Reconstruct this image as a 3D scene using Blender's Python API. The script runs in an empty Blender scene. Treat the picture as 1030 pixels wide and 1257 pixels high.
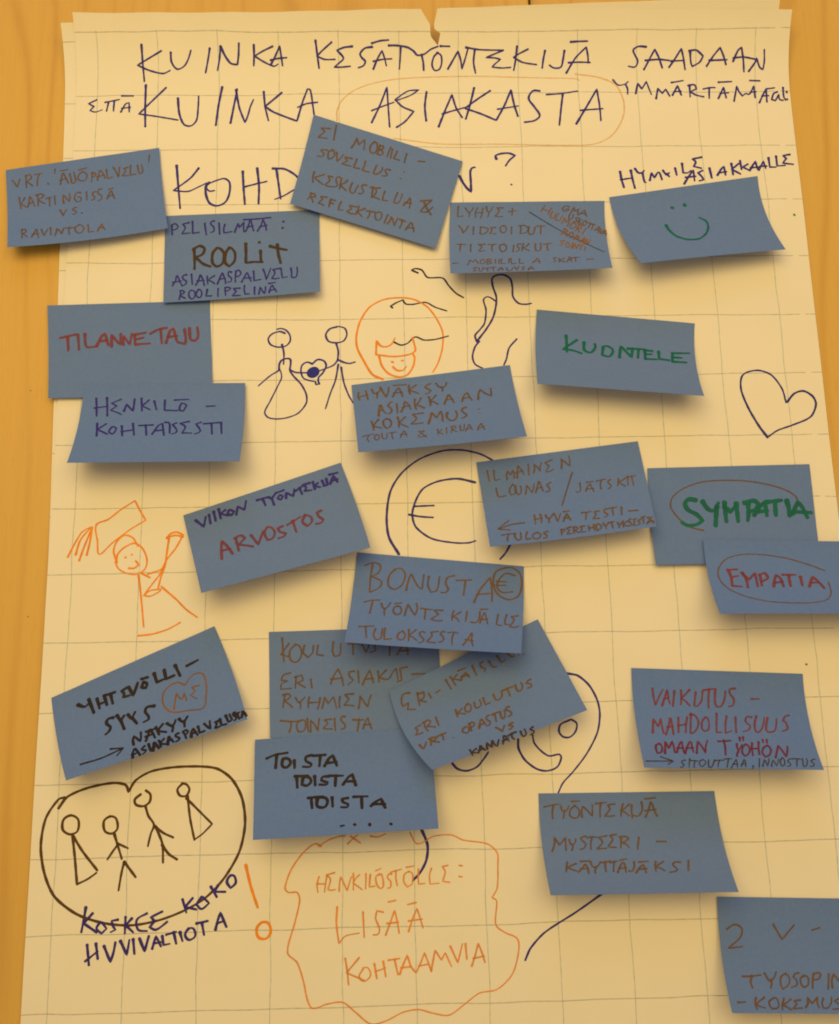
import bpy, bmesh, math, random
from mathutils import Vector, Matrix
random.seed(3)
S = bpy.context.scene
COL = S.collection
# ------------------------------------------------------------------ camera
cd = bpy.data.cameras.new('camera'); cam = bpy.data.objects.new('camera', cd); COL.objects.link(cam)
S.camera = cam
cam.matrix_world = Matrix.Translation((-0.041878, -0.101651, 0.694260)) @ Matrix(((0.999600, 0.016814, -0.022741), (-0.021109, 0.978689, -0.204262), (0.018822, 0.204660, 0.978652))).to_4x4()
cd.sensor_fit = 'VERTICAL'; cd.sensor_height = 24; cd.lens = 24 * 0.9149
cd.clip_start = 0.01; cd.clip_end = 50
S.render.resolution_x = 839; S.render.resolution_y = 1024
# ------------------------------------------------------------------ light
w = bpy.data.worlds.new('World'); S.world = w; w.use_nodes = True
bg = w.node_tree.nodes['Background']; bg.inputs[0].default_value = (1.0, 0.69, 0.36, 1); bg.inputs[1].default_value = 0.38
def lamp(name, loc, aim, sx, sy, watts, col):
    l = bpy.data.lights.new(name, 'AREA'); l.shape = 'RECTANGLE'; l.size = sx; l.size_y = sy
    l.energy = watts; l.color = col
    o = bpy.data.objects.new(name, l); COL.objects.link(o); o.location = loc
    o.rotation_euler = (Vector(aim) - Vector(loc)).to_track_quat('-Z', 'Y').to_euler()
    return o
WARM = (1.0, 0.69, 0.235)
lamp('ceiling_lamp', (0.48, 0.36, 1.42), (0, 0.1, 0), 1.05, 0.85, 7.0, WARM)
lamp('ceiling_lamp', (-0.42, 0.48, 1.36), (0, 0.2, 0), 1.05, 0.85, 11.8, WARM)
lamp('window_light', (0.0, 2.6, 1.5), (0, 0, 0), 1.8, 1.1, 10, (0.35, 0.60, 1.0))
S.view_settings.view_transform = 'Standard'; S.view_settings.look = 'None'
S.view_settings.exposure = 0.0; S.view_settings.gamma = 1.0
S.render.engine = 'CYCLES'
S.cycles.pixel_filter_type = 'BLACKMAN_HARRIS'; S.cycles.filter_width = 1.9
# ------------------------------------------------------------------ materials
def mat(name):
    m = bpy.data.materials.new(name); m.use_nodes = True
    return m, m.node_tree, m.node_tree.nodes, m.node_tree.links, m.node_tree.nodes['Principled BSDF']
def math_(nt, op, a, b=None, c=None, clamp=False):
    n = nt.nodes.new('ShaderNodeMath'); n.operation = op; n.use_clamp = clamp
    for i, v in enumerate((a, b, c)):
        if v is None: continue
        if isinstance(v, (int, float)): n.inputs[i].default_value = v
        else: nt.links.new(v, n.inputs[i])
    return n.outputs[0]
def noise(nt, vec, scale, detail=3, rough=.5):
    n = nt.nodes.new('ShaderNodeTexNoise'); n.inputs['Scale'].default_value = scale
    n.inputs['Detail'].default_value = detail; n.inputs['Roughness'].default_value = rough
    if vec is not None: nt.links.new(vec, n.inputs['Vector'])
    return n.outputs['Fac']
def mapping(nt, vec, sc, rot=(0, 0, 0), loc=(0, 0, 0)):
    n = nt.nodes.new('ShaderNodeMapping'); n.inputs['Scale'].default_value = sc; n.inputs['Rotation'].default_value = rot
    n.inputs['Location'].default_value = loc
    nt.links.new(vec, n.inputs['Vector']); return n.outputs[0]
def mixc(nt, fac, a, b):
    n = nt.nodes.new('ShaderNodeMix'); n.data_type = 'RGBA'
    for s, v in ((n.inputs[0], fac), (n.inputs[6], a), (n.inputs[7], b)):
        if isinstance(v, (int, float)): s.default_value = v
        elif isinstance(v, tuple): s.default_value = (*v, 1)
        else: nt.links.new(v, s)
    return n.outputs[2]
def bump(nt, h, strength, dist, bsdf):
    b = nt.nodes.new('ShaderNodeBump'); b.inputs['Strength'].default_value = strength; b.inputs['Distance'].default_value = dist
    nt.links.new(h, b.inputs['Height']); nt.links.new(b.outputs[0], bsdf.inputs['Normal'])

def wood_material():
    m, nt, nd, lk, b = mat('honey_wood_veneer')
    g = nd.new('ShaderNodeNewGeometry').outputs['Position']
    warp = noise(nt, mapping(nt, g, (3.0, .55, 1), (0, 0, .12)), 1.6, 2)
    sep = nd.new('ShaderNodeSeparateXYZ'); lk.new(g, sep.inputs[0])
    # long flowing figure lines along the grain
    x = math_(nt, 'ADD', sep.outputs[0], math_(nt, 'MULTIPLY', warp, .30))
    ring = math_(nt, 'SINE', math_(nt, 'MULTIPLY', x, 230.0))
    ring = math_(nt, 'POWER', math_(nt, 'MULTIPLY_ADD', ring, .5, .5), 7.0)
    mask = noise(nt, mapping(nt, g, (7, 1.2, 1)), 1.5, 2)
    ring = math_(nt, 'MULTIPLY', ring, math_(nt, 'MULTIPLY_ADD', mask, 2.6, -.75, True))
    fib = noise(nt, mapping(nt, g, (260, 7, 1)), 1.0, 5, .65)
    broad = noise(nt, mapping(nt, g, (16, 1.8, 1)), 1.0, 3)
    pore = noise(nt, mapping(nt, g, (900, 60, 1)), 1.0, 2)
    c = mixc(nt, broad, (.60, .385, .105), (.68, .45, .125))
    c = mixc(nt, math_(nt, 'MULTIPLY_ADD', fib, .55, -.12, True), c, (.50, .30, .07))
    c = mixc(nt, math_(nt, 'MULTIPLY', ring, .45), c, (.42, .22, .05))
    c = mixc(nt, math_(nt, 'MULTIPLY_ADD', pore, 1.2, -.68, True), c, (.46, .23, .05))
    lk.new(c, b.inputs['Base Color'])
    b.inputs['Roughness'].default_value = .48; b.inputs['Specular IOR Level'].default_value = .3
    bump(nt, fib, .12, .0004, b)
    return m

def paper_material():
    m, nt, nd, lk, b = mat('squared_flip_chart_paper')
    uv = nd.new('ShaderNodeUVMap').outputs[0]
    g = nd.new('ShaderNodeNewGeometry').outputs['Position']
    wob = noise(nt, uv, .9, 2); wob2 = noise(nt, mapping(nt, uv, (1, 1, 1), loc=(7, 3, 0)), .8, 2)
    sep = nd.new('ShaderNodeSeparateXYZ'); lk.new(uv, sep.inputs[0])
    c = math_(nt, 'MULTIPLY_ADD', math_(nt, 'SUBTRACT', wob, .5), .07, sep.outputs[0])
    r = math_(nt, 'MULTIPLY_ADD', math_(nt, 'SUBTRACT', wob2, .5), .07, sep.outputs[1])
    def line(v):
        d = math_(nt, 'ABSOLUTE', math_(nt, 'SUBTRACT', v, math_(nt, 'ROUND', v)))
        return math_(nt, 'SUBTRACT', 1.0, math_(nt, 'MULTIPLY_ADD', d, 140.0, -.45, True), None, True)
    inside = math_(nt, 'GREATER_THAN', r, -.02)
    vert = math_(nt, 'MULTIPLY', line(c), inside)
    gap = math_(nt, 'GREATER_THAN', math_(nt, 'ABSOLUTE', math_(nt, 'SUBTRACT', c, 11.37)), .045)
    hor = math_(nt, 'MULTIPLY', math_(nt, 'MULTIPLY', line(r), inside), gap)
    wear = noise(nt, uv, 9.0, 3)
    wv = math_(nt, 'MULTIPLY', vert, math_(nt, 'MULTIPLY_ADD', wear, 1.2, -.02, True))
    wh = math_(nt, 'MULTIPLY', hor, math_(nt, 'MULTIPLY_ADD', wear, 1.2, .05, True))
    blot = noise(nt, uv, 1.3, 4); fine = noise(nt, g, 900, 3)
    base = mixc(nt, blot, (.76, .745, .70), (.80, .785, .745))
    base = mixc(nt, math_(nt, 'MULTIPLY', fine, .12), base, (.68, .66, .60))
    base = mixc(nt, wv, base, (.28, .38, .38))
    base = mixc(nt, wh, base, (.28, .32, .28))
    lk.new(base, b.inputs['Base Color'])
    b.inputs['Roughness'].default_value = .75; b.inputs['Specular IOR Level'].default_value = .2
    buck = noise(nt, g, 14, 3)
    h = math_(nt, 'MULTIPLY_ADD', fine, .02, buck)
    bump(nt, h, .5, .0016, b)
    return m

def note_material():
    m, nt, nd, lk, b = mat('blue_note_paper')
    oi = nd.new('ShaderNodeObjectInfo')
    g = nd.new('ShaderNodeNewGeometry').outputs['Position']
    fine = noise(nt, g, 1100, 3); blot = noise(nt, g, 60, 4)
    a = mixc(nt, oi.outputs['Random'], (.116, .208, .53), (.094, .196, .61))
    c = mixc(nt, math_(nt, 'MULTIPLY', blot, .35), a, (.155, .235, .50))
    c = mixc(nt, math_(nt, 'MULTIPLY', fine, .22), c, (.085, .145, .36))
    lk.new(c, b.inputs['Base Color']); b.inputs['Roughness'].default_value = .8
    b.inputs['Specular IOR Level'].default_value = .2
    fib = noise(nt, mapping(nt, g, (1, 1, 1), (0, 0, .5)), 420, 5, .7); wav = noise(nt, g, 22, 3)
    c = mixc(nt, math_(nt, 'MULTIPLY_ADD', fib, 1.1, -.42, True), c, (.165, .255, .54)); lk.new(c, b.inputs['Base Color'])
    bump(nt, math_(nt, 'MULTIPLY_ADD', fib, .03, wav), .5, .0016, b)
    return m

def ink_material(name, col, op=.9):
    m, nt, nd, lk, b = mat(name)
    g = nd.new('ShaderNodeNewGeometry').outputs['Position']
    n1 = noise(nt, g, 260, 3, .6); n2 = noise(nt, g, 60, 2)
    d = mixc(nt, n2, tuple(x * .75 for x in col), tuple(min(1, x * 1.3) for x in col))
    lk.new(d, b.inputs['Base Color']); b.inputs['Roughness'].default_value = .6; b.inputs['Specular IOR Level'].default_value = .2
    t = nd.new('ShaderNodeBsdfTransparent'); mx = nd.new('ShaderNodeMixShader')
    f = math_(nt, 'ADD', math_(nt, 'MULTIPLY_ADD', n1, .35, op - .22), math_(nt, 'MULTIPLY_ADD', n2, .3, -.15), None, True)
    lk.new(f, mx.inputs[0]); lk.new(t.outputs[0], mx.inputs[1]); lk.new(b.outputs[0], mx.inputs[2])
    lk.new(mx.outputs[0], nd['Material Output'].inputs['Surface'])
    return m
INKC = {
 'violet': ((.034, .024, .28), .91), 'blueink': ((.022, .020, .25), .93), 'blue': ((.014, .022, .30), .97),
 'purple': ((.034, .024, .24), .93), 'ink': ((.018, .018, .060), .97), 'bubble': ((.085, .044, .013), .93), 'ink_thin': ((.04, .035, .05), .7),
 'brown': ((.160, .090, .022), .76), 'rustbrown': ((.23, .110, .018), .82), 'brown_ink': ((.056, .033, .013), .93),
 'dark': ((.022, .014, .014), .96), 'green_brown': ((.055, .045, .018), .75),
 'orange': ((.92, .28, .010), .90), 'faint_orange': ((.72, .38, .05), .42), 'rust': ((.76, .29, .05), .74),
 'red': ((.21, .045, .058), .74), 'darkred': ((.16, .022, .050), .80), 'green': ((.03, .30, .05), .97), 'green_ink': ((.004, .14, .11), .86)}
INKM = {}
def inkm(k):
    if k not in INKM: INKM[k] = ink_material('marker_' + k, *INKC[k])
    return INKM[k]
WOOD = wood_material(); PAPER = paper_material(); NOTE = note_material()
DARK, _, _, _, _b = mat('dark_joint'); _b.inputs['Base Color'].default_value = (.06, .03, .012, 1); _b.inputs['Roughness'].default_value = .9

# ------------------------------------------------------------------ helpers
def link(name, me, m, parent=None):
    o = bpy.data.objects.new(name, me); COL.objects.link(o)
    if m: me.materials.append(m)
    if parent is not None: o.parent = parent
    return o
def tag(o, label=None, cat=None, group=None, kind=None):
    if label: o['label'] = label
    if cat: o['category'] = cat
    if group: o['group'] = group
    if kind: o['kind'] = kind
def W(c, r, l): return Vector(((c - 5.7) * .05, (9 - r) * .05, l * .05))   # squares of 50 mm -> metres
def box(name, x0, x1, y0, y1, z0, z1, m, bev, parent):
    bm = bmesh.new(); bmesh.ops.create_cube(bm, size=1)
    for v in bm.verts: v.co = Vector(((x0 + x1) / 2 + v.co.x * (x1 - x0), (y0 + y1) / 2 + v.co.y * (y1 - y0), (z0 + z1) / 2 + v.co.z * (z1 - z0)))
    if bev: bmesh.ops.bevel(bm, geom=list(bm.edges), offset=bev, segments=2, affect='EDGES')
    me = bpy.data.meshes.new(name); bm.to_mesh(me); bm.free()
    return link(name, me, m, parent)

# ------------------------------------------------------------------ the table
table = bpy.data.objects.new('table_surface', None); COL.objects.link(table); tag(table, kind='structure')
ZT = -.0026; SEAM = (7.27 - 5.7) * .05
box('table_panel', -1.3, SEAM - .0011, -1.2, 1.3, ZT - .025, ZT, WOOD, .0012, table)
box('table_panel', SEAM + .0011, 1.3, -1.2, 1.3, ZT - .025, ZT, WOOD, .0012, table)
box('joint_strip', SEAM - .003, SEAM + .003, -1.2, 1.3, ZT - .03, ZT - .006, DARK, 0, table)
for c, r, s in ((-.80, 6.1, .35), (-.62, 9.6, .35), (-.93, 3.0, .25), (-.5, 15.9, .3)):
    bm = bmesh.new(); bmesh.ops.create_icosphere(bm, subdivisions=2, radius=1)
    for v in bm.verts: v.co = Vector((v.co.x * s * .001 * (1 + .3 * random.random()), v.co.y * s * .0016, v.co.z * .00012))
    me = bpy.data.meshes.new('wood_fleck'); bm.to_mesh(me); bm.free()
    o = link('wood_fleck', me, DARK, table); p = W(c, r, 0); o.location = (p.x, p.y, ZT)

# ------------------------------------------------------------------ sheets
def leaf(name, verts, faces, uvs, t):
    """a sheet of paper: smooth top, underside t below it and a sharp cut edge all round"""
    n = len(verts)
    nor = [Vector((0, 0, 0)) for _ in verts]
    for f in faces:
        q = (Vector(verts[f[2]]) - Vector(verts[f[0]])).cross(Vector(verts[f[1]]) - Vector(verts[f[-1]]))
        if q.z < 0: q = -q
        for i in f: nor[i] += q
    V = [Vector(v) for v in verts] + [Vector(v) - m.normalized() * t if m.length else Vector(v) for v, m in zip(verts, nor)]
    F = []; U = []; ed = {}
    for f in faces:
        a, b, c = (Vector(verts[i]) for i in f[:3])
        g = list(f) if (b - a).cross(c - a).z > 0 else list(reversed(f))
        F.append(g); F.append([i + n for i in reversed(g)])
        for i in range(len(g)):
            e = (g[i], g[(i + 1) % len(g)])
            if (e[1], e[0]) in ed: del ed[(e[1], e[0])]
            else: ed[e] = 1
    m = len(F)
    for a, b in ed:
        k = len(V); V += [V[a].copy(), V[b].copy(), V[b + n].copy(), V[a + n].copy()]; U += [a, b, b, a]
        F.append([k + 3, k + 2, k + 1, k])
    me = bpy.data.meshes.new(name); me.from_pydata(V, [], F); me.update()
    src = list(range(n)) * 2 + U
    if uvs:
        ul = me.uv_layers.new(name='UVMap')
        for l in me.loops: ul.data[l.index].uv = uvs[src[l.vertex_index]]
    for p in me.polygons: p.use_smooth = p.index < m
    return me
def sheetL(c, r):
    top = .25 * max(0, (1.2 - r) / 1.2) ** 2.4 * (1 + .05 * max(0, (c - 8) / 3.5))
    return top + .009 * (math.sin(c * 1.3 + .4 * r) * math.cos(r * .7 - .5 * c + 1) + .5 * math.sin(2.3 * r + c * .6))
TEARL = [(5.382, -0.262), (5.529, -0.076), (5.533, 0.045), (5.548, 0.097), (5.596, 0.147), (5.656, 0.218)]
TEARR = [(5.652, -0.262), (5.595, -0.076), (5.604, -0.011), (5.701, 0.045), (5.686, 0.097), (5.675, 0.147), (5.656, 0.218)]
def interp(T, r):
    if r <= T[0][1]: return T[0][0]
    for (a, b), (c, d) in zip(T, T[1:]):
        if r <= d: return a + (c - a) * (r - b) / max(1e-6, d - b)
    return T[-1][0]
C0, C1, R0, R1 = -.35, 11.58, -.27, 16.6
def ring_rows():
    rs = [R0]; n = 26
    tip = TEARL[-1][1]
    for i in range(1, n + 1): rs.append(R0 + (tip - R0) * i / n)
    r = tip
    while r < R1: r += .12; rs.append(min(r, R1))
    return rs
def topdip(c, k):   # the top cut edge is not dead straight
    return k * (.022 * math.sin((c + 1) * .62) + .004 * math.sin(c * 5))
def make_sheet(name, fn, k, widen=0, shift=0):
    rs = ring_rows(); verts = []; uvs = []; faces = []; NL = 58; NR = 58; rowidx = []
    tip = TEARL[-1][1]
    for r in rs:
        a = interp(TEARL, r) + shift; b = interp(TEARR, r) + shift
        if r < tip - 1e-6: a -= widen; b += widen
        row = []
        def add(c):
            rr = r
            if r < .8: rr = r + topdip(c, k) * (1 - (r - R0) / (.8 - R0))
            row.append(len(verts)); verts.append(fn(c, rr)); uvs.append((c, rr))
        for i in range(NL): add(C0 + (a - C0) * i / (NL - 1))
        if r < tip - 1e-6: add(b)
        else: row.append(row[-1])
        for i in range(1, NR): add(b + (C1 - b) * i / (NR - 1))
        rowidx.append(row)
    for ra, rb in zip(rowidx, rowidx[1:]):
        for i in range(len(ra) - 1):
            if i == NL - 1: continue
            f = [ra[i], rb[i], rb[i + 1], ra[i + 1]]
            g = []
            for q in f:
                if q not in g: g.append(q)
            if len(g) > 2: faces.append(g)
    o = link(name, leaf(name, verts, faces, uvs, .00012), PAPER)
    return o
front = make_sheet('flip_chart_sheet', lambda c, r: W(c, r, sheetL(c, r)), 1)
tag(front, 'written squared sheet lying on top, full of marker drawings and torn at its top', 'flip chart sheet', 'stacked flip chart sheets')
PIV = (-.35, 10.3); AN = math.radians(1.35)
def backfn(c, r):
    dx, dy = c - PIV[0], r - PIV[1]
    c2 = PIV[0] + dx * math.cos(AN) + dy * math.sin(AN); r2 = PIV[1] + dy * math.cos(AN) - dx * math.sin(AN) + .12
    c2 += .03
    return W(c2, r2, sheetL(c2, r2) - .022)
back = make_sheet('flip_chart_sheet', backfn, .4, .05, .22)
tag(back, 'blank squared sheet underneath the written one, a thin strip showing at the left edge', 'flip chart sheet', 'stacked flip chart sheets')

# ------------------------------------------------------------------ handwriting
def smooth(P, step):
    # Catmull-Rom through the points, keeping sharp corners
    n = len(P)
    if n == 2:
        k = max(2, int((P[1] - P[0]).length / step)); return [P[0].lerp(P[1], i / k) for i in range(k + 1)]
    closed = (P[0] - P[-1]).length < 1e-4
    tan = []
    for i in range(n):
        if i == 0: t = (P[1] - P[-2]) if closed else (P[1] - P[0])
        elif i == n - 1: t = (P[1] - P[-2]) if closed else (P[-1] - P[-2])
        else: t = P[i + 1] - P[i - 1]
        tan.append(t)
    corner = [False] * n
    for i in range(1, n - 1):
        a = P[i] - P[i - 1]; b = P[i + 1] - P[i]
        if a.length > 1e-6 and b.length > 1e-6 and a.angle(b) > math.radians(80): corner[i] = True
    out = [P[0].copy()]
    for i in range(n - 1):
        L = (P[i + 1] - P[i]).length
        if L < 1e-6: continue
        def tg(j, d):
            if corner[j]: return d.normalized() * L
            t = tan[j]; return t.normalized() * L if t.length > 1e-6 else d
        d = P[i + 1] - P[i]; t0 = tg(i, d) * .85; t1 = tg(i + 1, d) * .85
        k = max(2, min(14, int(L / step)))
        for j in range(1, k + 1):
            s = j / k; h1 = 2 * s ** 3 - 3 * s * s + 1; h2 = s ** 3 - 2 * s * s + s; h3 = -2 * s ** 3 + 3 * s * s; h4 = s ** 3 - s * s
            out.append(P[i] * h1 + t0 * h2 + P[i + 1] * h3 + t1 * h4)
    return out
def ribbon(V, F, P, wd, surf, z):
    """P: points in mm on the flat paper; surf(x, y, z) -> metres"""
    Q = [P[0]]
    for q in P[1:]:
        if (q - Q[-1]).length > .08: Q.append(q)
    if len(Q) < 2: return disc(V, F, P[0], wd * .6, surf, z)
    n = len(Q); ph = random.random() * 6
    w0 = random.uniform(.95, 1.12); w1 = random.uniform(.72, 1.0)
    rows = []
    for i, q in enumerate(Q):
        t = (Q[min(i + 1, n - 1)] - Q[max(i - 1, 0)])
        if t.length < 1e-6: t = Vector((1, 0))
        t = t.normalized(); nn = Vector((-t.y, t.x)); s = i / (n - 1)
        ww = wd * .5 * (w0 + (w1 - w0) * s) * (1 + .08 * math.sin(i * .9 + ph)) * (.84 + .30 * abs(t.x * .45 + t.y * .89)) * (1 + .18 * math.exp(-s * 12))
        zz = z + .015 * s
        if i == 0:
            for a, b in ((.5, .45), (.3, .8)):
                e = q - t * ww * a * 1.6; rows.append((e + nn * ww * b, e - nn * ww * b, zz))
            rows[-2], rows[-1] = rows[-2], rows[-1]
        rows.append((q + nn * ww, q - nn * ww, zz))
        if i == n - 1:
            for a, b in ((.3, .8), (.5, .45)):
                e = q + t * ww * a * 1.6; rows.append((e + nn * ww * b, e - nn * ww * b, zz))
    k = len(V)
    for a, b, zz in rows: V.append(surf(a.x, a.y, zz)); V.append(surf(b.x, b.y, zz))
    for i in range(len(rows) - 1):
        F.append((k + 2 * i, k + 2 * i + 1, k + 2 * i + 3, k + 2 * i + 2))
def disc(V, F, c, r, surf, z):
    k = len(V); m = 16
    for i in range(m):
        a = 2 * math.pi * i / m; rr = r * (1 + .1 * math.sin(a * 2 + c.x))
        V.append(surf(c.x + rr * math.cos(a), c.y + rr * math.sin(a), z))
    F.append(tuple(range(k + m - 1, k - 1, -1)))
def strokes(txt):
    for s in txt.split('/'):
        if s[0] == '*':
            a, b, r = s[1:].split(','); yield ('dot', (float(a), float(b)), float(r))
        else:
            yield ('line', [tuple(map(float, q.split(','))) for q in s.split()], 0)
def write(name, colour, width, txt, scale, surf, parent, z0):
    V, F = [], []; i = 0
    for kind, P, r in strokes(txt):
        z = z0 + .012 * (i % 10); i += 1
        if kind == 'dot': disc(V, F, Vector((P[0] * scale[0], P[1] * scale[1])), r, surf, z)
        else:
            pts = [Vector((a * scale[0], b * scale[1])) for a, b in P]
            ribbon(V, F, smooth(pts, 1.1), width, surf, z)
    me = bpy.data.meshes.new(name); me.from_pydata(V, [], F); me.update()
    # faces all look up
    bm = bmesh.new(); bm.from_mesh(me)
    for f in bm.faces:
        if f.normal.z < 0: f.normal_flip()
    bm.to_mesh(me); bm.free()
    return link(name, me, inkm(colour), parent)

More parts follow.
